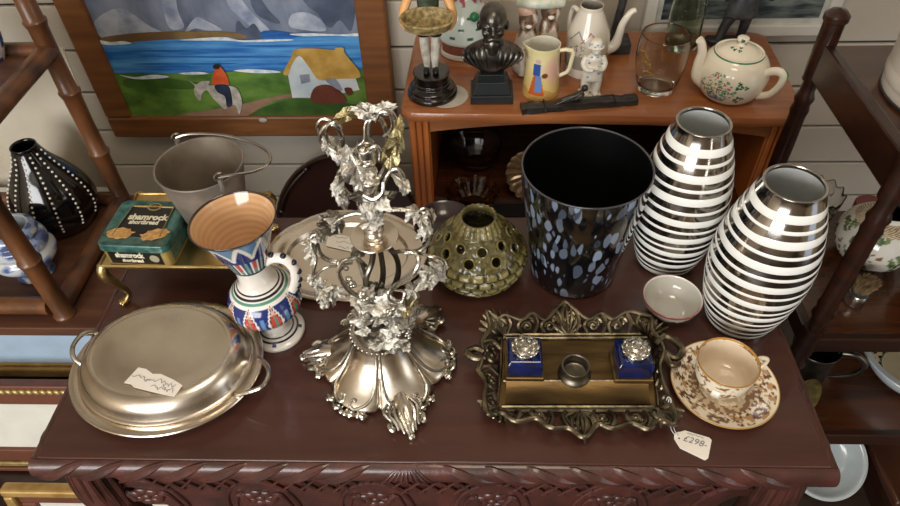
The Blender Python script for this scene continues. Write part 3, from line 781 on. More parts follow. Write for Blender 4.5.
hh = [Vector((r * cos(ang), r * sin(ang), z)) for r, z in ((0.040, 0.044), (0.050, 0.047), (0.060, 0.042), (0.060, 0.032), (0.052, 0.022), (0.038, 0.017))]
MB().tube(cat(hh, 5), [0.0035, 0.003, 0.0035], 10).build('handle', cg, cup)
sq = MB().add([Vector((0.0405 * cos(a_), 0.0405 * sin(a_), z)) for z in (0.020, 0.034) for a_ in [rad(232 + k * 4) for k in range(5)]], [(i, i + 1, i + 6, i + 5) for i in range(4)])
sq.build('price_sticker', paper, cup, solid=0.0006)

cup.scale = (0.94, 0.94, 0.97)
# ================================================================ inkstand
I0 = Vector((0.137, 0.525, 0))
ik = thing('inkstand', 'ornate brass inkstand with openwork scroll border and two cobalt glass inkwells', 'inkstand', I0)
def ip(x, y, Z): return az(x, y, Z) - I0
inner = [(505, 338), (648, 337), (655, 409), (500, 409)]
ip4 = [ip(x, y, 0.012) for x, y in inner]
ctr = sum(ip4, Vector()) / 4
def quad_slab(m, q, z0, z1, mi=0):
    vs = [Vector((p.x, p.y, z0)) for p in q] + [Vector((p.x, p.y, z1)) for p in q]
    return m.add(vs, [(0, 1, 2, 3), (7, 6, 5, 4), (0, 4, 5, 1), (1, 5, 6, 2), (2, 6, 7, 3), (3, 7, 4, 0)], mi)
def lerp4(u, v):   # u across, v from back(0) to front(1)
    return ip4[0].lerp(ip4[1], u).lerp(ip4[3].lerp(ip4[2], u), v)
tm = MB(); quad_slab(tm, [p + (p - ctr) * 0.06 for p in ip4], 0.006, 0.012); tm.build('tray_plate', oldbrass_l, ik, bev=0.0015, smooth=False)
for v in (0.02, 0.64, 0.98):   # ridges across the plate and the pen trough
    pts = [lerp4(u, v) + Vector((0, 0, 0.0015)) for u in (0.01, 0.5, 0.99)]
    MB().tube(pts, 0.003, 8).build('ridge', oldbrass, ik)
tr = MB(); n = 12; vs = []
for i in range(n + 1):
    v = 0.66 + 0.30 * i / n; z = 0.0125 + 0.004 * (2 * abs(i / n - 0.5)) ** 2
    for u in (0.03, 0.97):
        p = lerp4(u, v); vs.append(Vector((p.x, p.y, z)))
tr.add(vs, [(2 * i, 2 * i + 2, 2 * i + 3, 2 * i + 1) for i in range(n)]); tr.build('pen_trough', oldbrass_l, ik)
cont = [(487, 311, .034), (497, 318, .028), (506, 315, .03), (522, 320, .028), (533, 313, .031), (545, 320, .028), (556, 309, .033), (565, 302, .036), (574, 309, .033), (588, 319, .028), (601, 313, .031), (612, 319, .029), (626, 312, .031), (640, 314, .031), (651, 318, .034), (652, 330, .028), (660, 340, .028), (664, 352, .03), (660, 366, .026), (663, 382, .026), (671, 402, .026), (675, 424, .028), (660, 420, .022), (648, 429, .022), (632, 423, .02), (612, 428, .022), (598, 424, .02), (584, 437, .022), (569, 428, .02), (550, 427, .022), (536, 418, .02), (516, 421, .022), (501, 413, .022), (488, 414, .028), (485, 396, .026), (486, 382, .026), (478, 368, .028), (485, 356, .026), (482, 342, .028), (490, 328, .028)]
CP = [ip(x, y, z) for x, y, z in cont]
CS = cat(CP, 5, True)
MB().tube(CS, 0.0034, 8, closed=True).build('outer_rim', oldbrass, ik)
rimq = [lerp4(u, v) + Vector((0, 0, 0.002)) for u, v in ((-.02, -.03), (.5, -.03), (1.02, -.03), (1.02, .5), (1.02, 1.03), (.5, 1.03), (-.02, 1.03), (-.02, .5))]
MB().tube(rimq, 0.0036, 8, closed=True).build('inner_rim', oldbrass, ik)
def nearest_inner(p):
    best = None
    for i in range(8):
        a_, b_ = rimq[i], rimq[(i + 1) % 8]; ab = b_ - a_; t = max(0, min(1, (p - a_).dot(ab) / ab.length_squared)); q = a_ + ab * t
        if best is None or (q - p).length < (best - p).length: best = q
    return best
def spiral(c, ax, ay_, r0, turns, r1=0.0015, n=22, ph=0):
    return [c + (ax * cos(ph + 2 * PI * turns * i / n) + ay_ * sin(ph + 2 * PI * turns * i / n)) * (r0 + (r1 - r0) * i / n) for i in range(n + 1)]
rnd = random.Random(3)
for i, p in enumerate(CP):
    q = nearest_inner(p); out_ = (p - q); tl = Vector((-out_.y, out_.x, 0)).normalized(); s_ = 1 if i % 2 else -1
    mid = q.lerp(p, 0.5) + tl * s_ * 0.006 + Vector((0, 0, 0.003))
    MB().tube(cat([q, mid, p], 5), [0.0026, 0.0036, 0.0024], 7).build('scroll_stem', oldbrass, ik)
    o_n = out_.normalized() if out_.length > 1e-4 else tl
    sc_ = min(0.008, out_.length * 0.35)
    if sc_ > 0.003:
        MB().tube(spiral(q.lerp(p, 0.55) - tl * s_ * sc_ * 0.9, tl * s_, o_n, sc_, 1.25), [0.003, 0.0024, 0.0032], 7).build('curl', oldbrass, ik)
# corner shells, fan leaves
for (x, y, z), (x2, y2) in zip(((487, 311, .034), (651, 318, .034), (675, 424, .028), (488, 414, .028)), inner):
    tip = ip(x, y, z); base = ip(x2, y2, 0.013); d_ = tip - base; sd = Vector((-d_.y, d_.x, 0)).normalized()
    for k in range(-3, 4):
        e = base + d_ * (1.0 - 0.06 * k * k * 0.6) + sd * k * 0.0085
        MB().tube(cat([base + sd * k * 0.0018, base.lerp(e, 0.5) + Vector((0, 0, -0.001)), e], 4), [0.0025, 0.0042, 0.0042, 0.0015], 7, flat=0.7).build('shell_rib', oldbrass, ik)
# centre palmettes front and back
for (x, y, z), (bx_, by_) in (((565, 302, .036), (568, 336)), ((584, 437, .022), (580, 411))):
    tip = ip(x, y, z); base = ip(bx_, by_, 0.014); d_ = tip - base; sd = Vector((-d_.y, d_.x, 0)).normalized()
    for k in range(-3, 4):
        e = base + d_ * (0.95 - 0.05 * k * k) + sd * k * 0.006
        MB().tube(cat([base, base.lerp(e, 0.55) + sd * k * 0.003 + Vector((0, 0, 0.002)), e], 4), [0.0015, 0.004, 0.0012], 7, flat=0.7).build('palmette_leaf', oldbrass, ik)
# leafy end handles
for pts_ in ([(484, 352), (476, 349), (467, 352), (474, 358), (482, 360), (479, 370)], [(655, 345), (664, 337), (674, 341), (682, 350), (676, 358), (666, 354), (672, 366), (680, 362)]):
    P_ = [ip(x, y, 0.030) for x, y in pts_]
    MB().tube(cat(P_, 5), [0.004, 0.0055, 0.003], 8).build('end_scroll', oldbrass, ik)
    for k, p in enumerate(P_[1:-1]):
        MB().sph(p + Vector((0.002 * (k % 2), 0.003, -0.001)), (0.006, 0.0045, 0.004), 10, 6).build('end_leaf', oldbrass, ik)
MB().tube(cat([ip(584, 432, .02), ip(585, 438, .012), ip(585, 443, .002)], 4), [0.003, 0.0025, 0.003], 7).build('foot', oldbrass, ik)
for x, y in ((500, 402), (660, 412), (502, 330), (645, 330)):
    p = ip(x, y, 0); MB().sph((p.x, p.y, 0.0045), (0.006, 0.006, 0.0045), 12, 8).build('foot', oldbrass, ik)
for (x, y, dx) in ((524.0, 366, 0), (631.5, 368, 0)):
    c = ip(x, y, 0.0195); c = Vector((c.x, c.y + 0.004, 0.012))
    MB().box(c + Vector((0, -0.001, 0.005)), (0.052, 0.050, 0.010)).build('inkwell_base', oldbrass_l, ik, bev=0.0015, smooth=False)
    iw = MB()
    for k, (s0, s1, z) in enumerate(((0.044, 0.044, 0.0105), (0.0455, 0.0455, 0.012), (0.0455, 0.0455, 0.034), (0.040, 0.040, 0.0385), (0.026, 0.026, 0.040))):
        iw.v += [Vector((c.x + sx * s0 / 2, c.y + sy * s1 / 2, c.z + z)) for sx, sy in ((-1, -1), (1, -1), (1, 1), (-1, 1))]
    for k in range(4):
        for j in range(4): iw.f.append((4 * k + j, 4 * k + (j + 1) % 4, 4 * k + 4 + (j + 1) % 4, 4 * k + 4 + j)); iw.m.append(0)
    iw.f += [(3, 2, 1, 0), (16, 17, 18, 19)]; iw.m += [0, 0]
    well = iw.build('inkwell', blue_glass, ik, smooth=False, bev=0.0012, label='cobalt blue glass inkwell with silver rosette cap')
    L_ = MB().lathe([(0.0165, 0.0395), (0.0175, 0.041), (0.0175, 0.0435), (0.0155, 0.046), (0.011, 0.051), (0.005, 0.0535), (0.0001, 0.054)], 36, c=c)
    cap = L_.build('rosette_cap', silver_b, well)
    for ring, (rr_, zz, n_, pr_) in enumerate(((0.0155, 0.045, 11, 0.0045), (0.0108, 0.049, 8, 0.0042), (0.0055, 0.0525, 5, 0.0034))):
        for k in range(n_):
            a_ = 2 * PI * k / n_ + ring * 0.4
            M_ = Matrix.Rotation(a_, 3, 'Z') @ Matrix.Rotation(rad(-28), 3, 'Y')
            MB().sph(c + Vector((rr_ * cos(a_), rr_ * sin(a_), zz)), (pr_ * 0.9, pr_ * 1.1, pr_ * 0.42), 10, 6, M=M_).build('petal', silver_b, cap)
c = ip(574, 375, 0.012); c.z = 0.012
MB().lathe(prof_res([(0.0185, 0), (0.0215, 0.0015), (0.0222, 0.005), (0.0185, 0.012), (0.0178, 0.0185), (0.0188, 0.0215), (0.0182, 0.0228), (0.0162, 0.0215), (0.0155, 0.014), (0.015, 0.006), (0.0001, 0.0055)], 0.0015), 48, c=c, cap0=True).build('pounce_pot', mat('pewter', '#6b655a', 0.38, 1.0, col2='#8a8477', scale=40), ik)

# price tag on a string
tg0 = az(690, 445, 0)
tagm = thing('price_tag', 'white card price tag on a looped string, lying in front of the teacup', 'tag', tg0)
ol = [(674, 434.5), (677, 432.5), (681, 432), (684.5, 430.8), (709, 438), (711.5, 440.5), (708, 458.5), (705, 460.5), (680, 448.5), (677, 444), (674, 439)]
P_ = [az(x, y, 0.0) - tg0 for x, y in ol]
tm = MB(); k_ = len(P_)
tm.add([Vector((p.x, p.y, 0.0006 + 0.0006)) for p in P_] + [Vector((p.x, p.y, 0.0002)) for p in P_], [tuple(range(k_)), tuple(range(2 * k_ - 1, k_ - 1, -1))] + [(i, (i + 1) % k_, k_ + (i + 1) % k_, k_ + i) for i in range(k_)])
tm.build('card', paper, tagm, smooth=False)
h0 = az(679, 438.5, 0.001) - tg0
MB().lathe([(0.0011, 0), (0.0001, 0)], 12, c=(h0.x, h0.y, 0.0014)).build('eyelet_hole', mat('hole_black', '#15100c', 0.8), tagm)
tx = (az(706, 447, 0) - az(684, 440, 0)).normalized()
Mx = frame3(az(694.5, 442.2, 0) - tg0 + Vector((0, 0, 0.0015)), tx, Vector((0, 1, 0)))
text_part('£298-', 0.0125, Mx, 'handwriting', ink, tagm, depth=0.00005, bold=-0.0001, shear=0.25)
m_ = MB(); scribble(m_, frame3(az(695, 436.4, 0) - tg0 + Vector((0, 0, 0.0015)), tx, Vector((0, 1, 0))), 0.020, 5, 0.0003, 0.0011, 18)
m_.build('small_print', ink_print, tagm)
string = mat('white_string', '#d9d6d0', 0.8)
for pts_ in ([(678, 437, .0018), (675, 431, .003), (672, 422, .004), (670, 410, .016), (671, 400, .0335), (668, 397, .0335), (666, 402, .02)], [(677, 436, .0018), (672, 431, .003), (669, 420, .004), (668, 408, .016), (669, 399, .0335)]):
    MB().tube(cat([az(x, y, z) - tg0 for x, y, z in pts_], 6), 0.0006, 6).build('string', string, tagm)

# ================================================================ candelabrum
A0 = Vector((-0.125, 0.548, 0))
cd = thing('candelabrum', 'silver epergne candelabrum of twisted vines and grape leaves on a lobed four-footed base', 'candelabrum', A0)
PC = rad(-60)       # centre of the panel over the front foot; six panels, three feet
bp = prof_res([(0.083, 0.010), (0.084, 0.013), (0.080, 0.018), (0.068, 0.027), (0.055, 0.040), (0.0455, 0.054), (0.040, 0.066), (0.0375, 0.073)], 0.003)
def basemod(r, z, t):
    q = abs(cos(3 * (t - PC))); k = (r - 0.0375) / 0.0465
    return r * (1 + k * (0.12 * q ** 0.5 - 0.07)) + 0.0018 * q ** 0.4, z - 0.004 * k * (1 - q)
MB().lathe(bp, 192, mod=basemod, cap1=True).build('base_dome', silver, cd, ang=70)
MB().lathe([(0.080, 0.0105), (0.06, 0.009), (0.0001, 0.009)], 96).build('base_plate', silver_dark, cd)
for k in range(6):
    t = PC + PI / 6 + PI / 3 * k                      # crease between two panels
    for s_ in (-1, 1):
        pts = []
        for r, z, w_ in ((0.0405, 0.070, 0.05), (0.046, 0.058, 0.055), (0.056, 0.0425, 0.065), (0.067, 0.0300, 0.09), (0.077, 0.0215, 0.15), (0.085, 0.0155, 0.26), (0.0895, 0.0125, 0.38), (0.086, 0.0155, 0.46), (0.080, 0.0195, 0.43), (0.081, 0.0195, 0.37)):
            aa = t + s_ * w_; pts.append(Vector((r * cos(aa), r * sin(aa), z + 0.0015)))
        MB().tube(cat(pts, 4), [0.0012, 0.0018, 0.0026, 0.0022], 7).build('panel_scroll', silver_b, cd)
    tp_ = t + PI / 6; rt_ = Vector((cos(tp_), sin(tp_), 0)); tn = Vector((-rt_.y, rt_.x, 0))
    for s_ in (-1, 1):                                # pierced scroll border under each panel
        for (o1, o2, sz) in ((0.010, 0.091, 0.0085), (0.024, 0.086, 0.007)):
            c_ = rt_ * o2 + tn * s_ * o1 + Vector((0, 0, 0.0095))
            MB().tube(spiral(c_, tn * s_, rt_ * 0.8 + Vector((0, 0, 0.4)), sz, 1.4), [0.0026, 0.002, 0.0028], 7).build('edge_curl', silver_b, cd)
        for q in range(4):
            p_ = rt_ * (0.096 - 0.0028 * q + 0.003 * (q % 2)) + tn * s_ * (0.003 + 0.0085 * q) + Vector((0, 0, 0.006 + 0.0025 * (q % 2)))
            MB().sph(p_, (0.0042, 0.0042, 0.0036), 8, 6).build('edge_bead', silver_b, cd)
for t, reach in ((rad(-69), 0.126), (rad(53), 0.118), (rad(178), 0.118)):
    rt_ = Vector((cos(t), sin(t), 0)); tn = Vector((-rt_.y, rt_.x, 0)); f_ = reach / 0.118
    foot = MB().tube(cat([rt_ * 0.072 + Vector((0, 0, 0.022)), rt_ * 0.086 * f_ + Vector((0, 0, 0.0185)), rt_ * 0.103 * f_ + Vector((0, 0, 0.012)), rt_ * 0.113 * f_ + Vector((0, 0, 0.0065))], 5), [0.010, 0.0125, 0.0105, 0.006], 12, flat=0.75).build('foot', silver, cd)
    for j in range(-4, 5):
        b_ = rt_ * (0.080 - 0.001 * abs(j)) + tn * j * 0.0032 + Vector((0, 0, 0.027 - 0.001 * abs(j)))
        m1 = rt_ * (0.092 - 0.0008 * j * j) * f_ + tn * j * 0.0062 + Vector((0, 0, 0.0255 - 0.0024 * abs(j)))
        m2 = rt_ * (0.106 - 0.0009 * j * j) * f_ + tn * j * 0.0046 + Vector((0, 0, 0.0185 - 0.0018 * abs(j)))
        e = rt_ * (0.1175 - 0.0012 * j * j) * f_ + tn * j * (0.0028 + 0.0006 * abs(j)) + Vector((0, 0, 0.0115 - 0.0012 * abs(j) + 0.002 * (j % 2)))
        MB().tube(cat([b_, m1, m2, e], 4), [0.0010, 0.0028, 0.0032, 0.0014], 7).build('acanthus_rib', silver_b, foot)
    for s_ in (-1, 1):
        MB().tube(spiral(rt_ * 0.098 * f_ + tn * s_ * 0.019 + Vector((0, 0, 0.009)), rt_, tn * s_ * 0.7 + Vector((0, 0, 0.5)), 0.0075, 1.4), [0.003, 0.0024, 0.003], 7).build('foot_scroll', silver_b, foot)
    MB().sph(rt_ * 0.1165 * f_ + Vector((0, 0, 0.0058)), (0.0062, 0.0062, 0.0058), 12, 8).build('toe', silver_b, foot)
# collar
MB().lathe([(0.0375, 0.071), (0.0395, 0.073), (0.0395, 0.077), (0.0365, 0.0785), (0.034, 0.079)], 48).build('collar', silver, cd)
bead = MB().sph((0, 0, 0), (0.0026, 0.0026, 0.003), 8, 6).mesh('collar_bead', silver_b)
for k in range(36):
    t = 2 * PI * k / 36; inst(bead, 'collar_bead', cd, Matrix.Translation((0.0395 * cos(t), 0.0395 * sin(t), 0.0755)))
MB().lathe(prof_res([(0.034, 0.079), (0.030, 0.084), (0.027, 0.095), (0.0285, 0.108), (0.026, 0.118), (0.016, 0.126), (0.010, 0.132), (0.0001, 0.133)], 0.003), 48).build('urn_neck', silver_dark, cd)

def leaf_mesh(name, m, seed, cup=0.35):
    rnd = random.Random(seed); N_ = 30; vs = [Vector((0, 0, 0.0))]; fs = []
    for ring, f_ in ((0, 0.5), (1, 1.0)):
        for i in range(N_):
            t = 2 * PI * i / N_
            lob = 0.70 + 0.20 * abs(cos(2.5 * t)) ** 0.7 + 0.12 * (i % 2)
            if abs(t - PI) < 0.25: lob *= 0.45           # notch at the stalk
            r = f_ * lob * (1 + 0.08 * rnd.uniform(-1, 1))
            x, y = r * cos(t), r * sin(t) * 0.92
            z = -cup * (x * x * 0.7 + y * y * 0.5) + 0.13 * abs(cos(2.5 * t)) * f_ * (1.4 if ring == 0 else 1) + 0.09 * rnd.uniform(-1, 1) + 0.25 * x * y
            vs.append(Vector((x, y, z)))
    for i in range(N_):
        j = (i + 1) % N_; fs.append((0, 1 + i, 1 + j)); fs.append((1 + i, 1 + N_ + i, 1 + N_ + j, 1 + j))
    k = len(vs); vs += [v - Vector((0, 0, 0.06)) for v in vs]
    fs += [tuple(reversed([i + k for i in f])) for f in fs]
    for i in range(N_):
        j = (i + 1) % N_; fs.append((1 + N_ + i, k + 1 + N_ + i, k + 1 + N_ + j, 1 + N_ + j))
    return MB().add(vs, fs).mesh(name, m, True, 50)
LM = [leaf_mesh('leaf', silver_leaf, s, c_) for s, c_ in ((1, 0.5), (2, 0.9), (3, 0.3))]
LG = leaf_mesh('leaf', gilt_leaf, 5, 0.5)
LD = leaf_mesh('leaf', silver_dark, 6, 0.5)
rl = random.Random(11)
def leaf(x, y, dY, s, ang=None, tilt=None, me=None, asp=1.0):
    # x, y: where it shows; dY: its depth relative to the stem
    p = ay(x, y, A0.y + dY) - A0
    view = (CAMP - (p + A0)).normalized()
    tl = rl.uniform(-0.6, 0.6) if tilt is None else tilt
    q = view.to_track_quat('Z', 'Y').to_matrix().to_4x4()
    a_ = rl.uniform(0, 2 * PI) if ang is None else ang
    M_ = Matrix.Translation(p) @ q @ Matrix.Rotation(a_, 4, 'Z') @ Matrix.Rotation(tl, 4, 'X') @ Matrix.Rotation(rl.uniform(-.5, .5), 4, 'Y') @ Matrix.Diagonal((s * 1.08, s * 0.88 * asp, s * 0.9, 1))
    inst(me or LM[rl.randrange(3)], 'leaf', cd, M_)
def vine(pp, r, m=silver_b, name='vine', k=6):
    P_ = [ay(x, y, A0.y + d_) - A0 for x, y, d_ in pp]
    return MB().tube(cat(P_, k), r, 8).build(name, m, cd)
# main stems from the urn to the drip pan
for pp in ([(378, 300, .0), (383, 275, .01), (380, 250, .005), (376, 236, 0)], [(368, 300, .0), (366, 280, -.01), (372, 262, -.004), (374, 238, 0)], [(388, 300, .005), (398, 275, .02), (395, 255, .02), (378, 238, .0)], [(372, 300, -.005), (362, 268, .02), (357, 252, .025), (368, 240, .01)]):
    vine(pp, [0.0042, 0.0034, 0.0038], silver_dark, 'stem')
# left lower arm and its loops
vine([(372, 300, -.01), (352, 293, -.02), (340, 277, -.025), (341, 264, -.02), (355, 258, -.01), (366, 266, 0)], [0.003, 0.0028, 0.0022])
vine([(352, 262, 0), (336, 262, .0), (322, 256, .0), (317, 243, 0), (318, 232, 0)], [0.0032, 0.0028, 0.0024])
vine([(318, 234, 0), (312, 236, 0), (312, 248, -.005), (316, 258, -.01), (314, 270, -.015), (313, 282, -.015), (324, 292, -.01)], [0.0024, 0.002, 0.0018])
vine([(313, 278, -.015), (325, 268, -.015), (338, 266, -.01)], 0.0016)
# right lower arm
vine([(386, 300, -.005), (395, 286, -.015), (410, 277, -.02), (418, 264, -.015), (416, 254, -.005), (406, 251, .0), (394, 252, .01)], [0.0032, 0.003, 0.0024])
vine([(405, 252, 0), (418, 251, .0), (428, 243, .0), (432, 230, .0), (429, 216, .0), (422, 213, .0)], [0.0032, 0.0028, 0.0022])
vine([(418, 253, 0), (430, 256, -.01), (441, 259, -.01), (443, 266, -.01), (436, 268, -.01)], 0.0018)
vine([(395, 290, -.02), (404, 292, -.03), (401, 302, -.035), (390, 300, -.035), (389, 290, -.03), (396, 286, -.02)], 0.0018)
# upper arms, above the drip pan
vine([(376, 215, 0), (388, 210, 0), (405, 210, 0), (418, 213, 0), (428, 222, 0)], [0.003, 0.0026, 0.002])
vine([(370, 215, 0), (356, 213, 0), (343, 217, 0), (333, 224, 0)], [0.003, 0.0026, 0.002])
vine([(418, 212, 0), (424, 208, 0), (431, 214, 0), (431, 228, 0), (426, 232, 0)], 0.0016)
# drip pan and nozzle
zc = 0.255
MB().lathe([(0.006, 0.248), (0.012, 0.2475), (0.0255, 0.2525), (0.0275, 0.254), (0.027, 0.2552), (0.0245, 0.2545), (0.012, 0.2505), (0.0105, 0.2525), (0.0115, 0.256), (0.009, 0.258), (0.0115, 0.261), (0.0095, 0.264), (0.0115, 0.268), (0.0105, 0.271), (0.0001, 0.271)], 48, c=(0.012, -0.006, 0)).build('drip_pan', silver, cd)
# upper column, turned balusters and vines
col_ = [(0.0075, 0.27), (0.009, 0.28), (0.0065, 0.29), (0.0085, 0.30), (0.006, 0.31), (0.009, 0.325), (0.0105, 0.333), (0.0065, 0.338), (0.0098, 0.345), (0.0065, 0.351), (0.0098, 0.358), (0.006, 0.363), (0.010, 0.366), (0.0098, 0.375), (0.0075, 0.375), (0.007, 0.368), (0.0001, 0.368)]
MB().lathe(prof_res(col_, 0.002), 28, c=(0.015, -0.004, 0)).build('candle_column', silver_b, cd)
vine([(366, 218, 0), (358, 200, 0), (357, 184, -.005), (352, 170, -.005), (350, 158, -.005)], [0.0035, 0.003, 0.003])
vine([(362, 200, 0), (350, 195, 0), (341, 184, 0), (339, 172, 0), (345, 169, 0)], [0.0028, 0.0024, 0.002])
vine([(340, 174, 0), (336, 180, 0), (336, 192, 0), (342, 204, 0)], [0.0024, 0.0018])
vine([(352, 168, 0), (343, 152, 0), (341, 135, 0), (334, 125, 0), (325, 127, 0), (320, 138, 0), (327, 149, 0), (336, 147, 0)], [0.003, 0.0026, 0.0018])
vine([(335, 146, -.005), (327, 138, -.005), (328, 126, -.005), (336, 122, -.005), (342, 128, 0)], 0.0018)
vine([(320, 136, 0.005), (317, 126, .005), (322, 119, .005), (331, 121, .005)], 0.0016)
vine([(378, 180, 0), (386, 165, .005), (388, 145, .005), (384, 125, .005), (377, 116, .005), (370, 120, .0), (369, 135, 0), (373, 142, 0)], [0.003, 0.0026, 0.002])
vine([(384, 150, .01), (393, 140, .01), (397, 125, .01), (392, 112, .01), (382, 107, .01), (375, 109, .01)], [0.0024, 0.002, 0.0016])
vine([(376, 122, -.004), (381, 112, -.004), (390, 114, -.004), (392, 128, -.004), (384, 136, 0)], 0.0018)
vine([(372, 160, -.01), (368, 152, -.01), (374, 146, -.01), (380, 150, -.01), (380, 160, -.008)], 0.002)
vine([(352, 155, 0), (358, 146, 0), (364, 140, 0), (365, 125, 0.003), (370, 117, 0.005)], 0.0012)
vine([(383, 185, 0), (390, 172, .005), (398, 169, .005), (404, 178, .005), (403, 188, .005)], [0.0026, 0.0022, 0.0016])
vine([(364, 195, -.01), (374, 199, -.014), (382, 193, -.012), (383, 182, -.006)], [0.0028, 0.0024, 0.002])
# leaves: (x, y, depth, size)
DN = -PI / 2
for x, y, d_, s_, an, asp, me_ in ((338, 153, -.006, .019, DN + 0.5, 0.6, None), (328, 146, -.004, .011, DN, 0.8, None), (356, 166, -.016, .024, DN, 0.95, None), (349, 154, -.012, .012, PI, 0.9, None), (364, 172, -.016, .014, DN + 0.2, 0.8, None),
        (346, 115, .0, .013, 0.4, 0.7, LG), (368, 112, -.003, .016, PI - 0.3, 0.7, None), (383, 109, .0, .013, 0.2, 0.7, None), (397, 126, .004, .013, DN + 0.2, 0.8, LG), (396, 143, .004, .021, DN, 0.7, LG), (391, 156, .0, .016, DN - 0.3, 0.8, LG),
        (338, 186, -.006, .012, DN - 0.5, 0.8, None), (341, 198, -.006, .015, DN + 0.2, 0.6, None), (401, 181, 0, .014, DN + 0.4, 0.7, None), (405, 188, 0, .010, DN, 0.8, None),
        (361, 196, -.010, .012, PI, 0.8, LD), (370, 203, -.014, .014, DN, 0.8, None), (380, 202, -.012, .014, DN + 0.8, 0.8, None), (387, 197, -.005, .011, 0.3, 0.8, LD), (366, 214, -.012, .012, DN, 0.8, None), (378, 216, -.014, .012, DN, 0.8, None)):
    leaf(x, y, d_, s_, an, None, me_, asp)
for x, y, d_, s_ in ((371, 222, -.016, .013), (413, 214, -.004, .012), (421, 219, -.004, .012), (427, 226, -.004, .012), (424, 234, 0, .010), (311, 246, -.003, .011), (313, 256, -.006, .011), (321, 236, 0, .009), (314, 237, 0, .009),
                     (322, 290, -.012, .014), (331, 297, -.012, .014), (317, 284, -.015, .011), (326, 301, -.014, .010), (337, 292, -.008, .011), (313, 278, -.014, .009),
                     (437, 272, -.01, .015), (430, 280, -.012, .013), (441, 265, -.01, .010), (421, 283, -.014, .013), (413, 290, -.016, .012), (426, 272, -.008, .011),
                     (358, 299, -.02, .014), (366, 303, -.025, .014), (376, 305, -.03, .018), (388, 304, -.028, .016), (396, 308, -.028, .013), (381, 297, -.02, .013), (368, 291, -.015, .011),
                     (360, 319, -.033, .015), (362, 330, -.035, .011), (378, 318, -.034, .012), (392, 318, -.03, .014), (400, 322, -.024, .013), (390, 330, -.036, .013), (403, 335, -.02, .013), (396, 340, -.03, .013), (385, 341, -.04, .016), (393, 347, -.036, .012), (376, 345, -.04, .011), (404, 345, -.02, .011), (408, 327, -.012, .012), (411, 316, -.005, .012)):
    leaf(x, y, d_, s_)
for x, y, d_, s_ in ((414, 300, -.01, .012), (406, 309, -.01, .012)):
    leaf(x, y, d_, s_, me=LG)
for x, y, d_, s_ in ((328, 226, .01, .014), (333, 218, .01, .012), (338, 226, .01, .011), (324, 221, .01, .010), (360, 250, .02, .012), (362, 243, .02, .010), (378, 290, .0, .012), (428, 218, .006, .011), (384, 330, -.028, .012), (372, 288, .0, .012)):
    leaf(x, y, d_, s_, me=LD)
# grape bunches
grape = MB().sph((0, 0, 0), 0.0034, 8, 6).mesh('grape', silver_b)
for x, y, d_ in ((343, 258 + 6, -.01), (399, 330, -.03), (406, 334, -.022), (391, 313, -.036), (351, 284, -.02), (364, 297, -.03)):
    c_ = ay(x, y, A0.y + d_) - A0
    for k in range(8):
        inst(grape, 'grape', cd, Matrix.Translation(c_ + Vector((rl.uniform(-1, 1) * .005, rl.uniform(-1, 1) * .004, rl.uniform(-1, 1) * .007))))
# ================================================================ pine cabinet behind the table
fl = az(398.5, 113, 0.05); fr = az(812, 119, 0.05)
xd = (fr - fl); PW = xd.length; PRZ = math.atan2(xd.y, xd.x); PD = 0.335
PT = 0.05
pc = thing('pine_cabinet', 'orange-brown pine cabinet with rounded top behind the table, crowded with ornaments', 'cabinet', Vector((fl.x, fl.y, FZ)), PRZ)
hz = PT - FZ
tp = MB(); ol = rrect(PW, PD, 0.03, 8)
R_ = [(0.010, -0.024), (0.003, -0.021), (0.0, -0.014), (0.0, -0.009), (0.003, -0.002), (0.009, 0.0)]
n = len(ol); vs = []
for ins, z in R_:
    for p in rrect(PW - 2 * ins, PD - 2 * ins, 0.03 - ins * 0.5, 8): vs.append(Vector((p[0] + PW / 2, p[1] + PD / 2, hz + z)))
fs = [(i * n + j, i * n + (j + 1) % n, (i + 1) * n + (j + 1) % n, (i + 1) * n + j) for i in range(len(R_) - 1) for j in range(n)]
fs += [tuple(reversed(range(n))), tuple(range((len(R_) - 1) * n, len(R_) * n))]
MB().add(vs, fs).build('cabinet_top', pine, pc)
lx0, lx1 = 0.013, 0.056
for s_ in (0, 1):
    x0, x1 = (lx0, lx1) if s_ == 0 else (PW - lx1, PW - lx0)
    MB().bx(x0, x1, 0.03, PD - 0.02, 0, hz - 0.024).build('side_panel', pine_v, pc, bev=0.003, smooth=False)
    for k in range(3):
        xa = x0 + 0.002 + k * (x1 - x0 - 0.004) / 3
        MB().bx(xa + 0.001, xa + (x1 - x0 - 0.004) / 3 - 0.001, 0.024, 0.031, 0, hz - 0.024).build('reeded_strip', pine_v, pc, bev=0.002, smooth=False)
xs = [lx1 + (PW - 2 * lx1) * i / 40 for i in range(41)]
ol = [(x, hz - 0.022) for x in xs] + [(x, hz - 0.022 - (0.014 + 0.026 * (abs(x - PW / 2) / (PW / 2 - lx1)) ** 2)) for x in reversed(xs)]
MB().prism(ol, 0.018, Matrix(((1, 0, 0, 0), (0, 0, 1, 0.028), (0, 1, 0, 0), (0, 0, 0, 1)))).build('apron', pine, pc)
SHZ = hz - 0.235
MB().bx(lx1, PW - lx1, 0.03, PD - 0.02, SHZ - 0.018, SHZ).build('shelf', darkshelf, pc, bev=0.002, smooth=False)  # both shelves are pine, coloured darker to paint in the dim interior
MB().bx(lx1, PW - lx1, 0.05, PD - 0.02, SHZ - 0.33, SHZ - 0.312).build('shelf', darkshelf, pc, bev=0.002, smooth=False)
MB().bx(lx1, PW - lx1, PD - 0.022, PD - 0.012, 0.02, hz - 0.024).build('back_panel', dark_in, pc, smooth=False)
SHW = FZ + SHZ
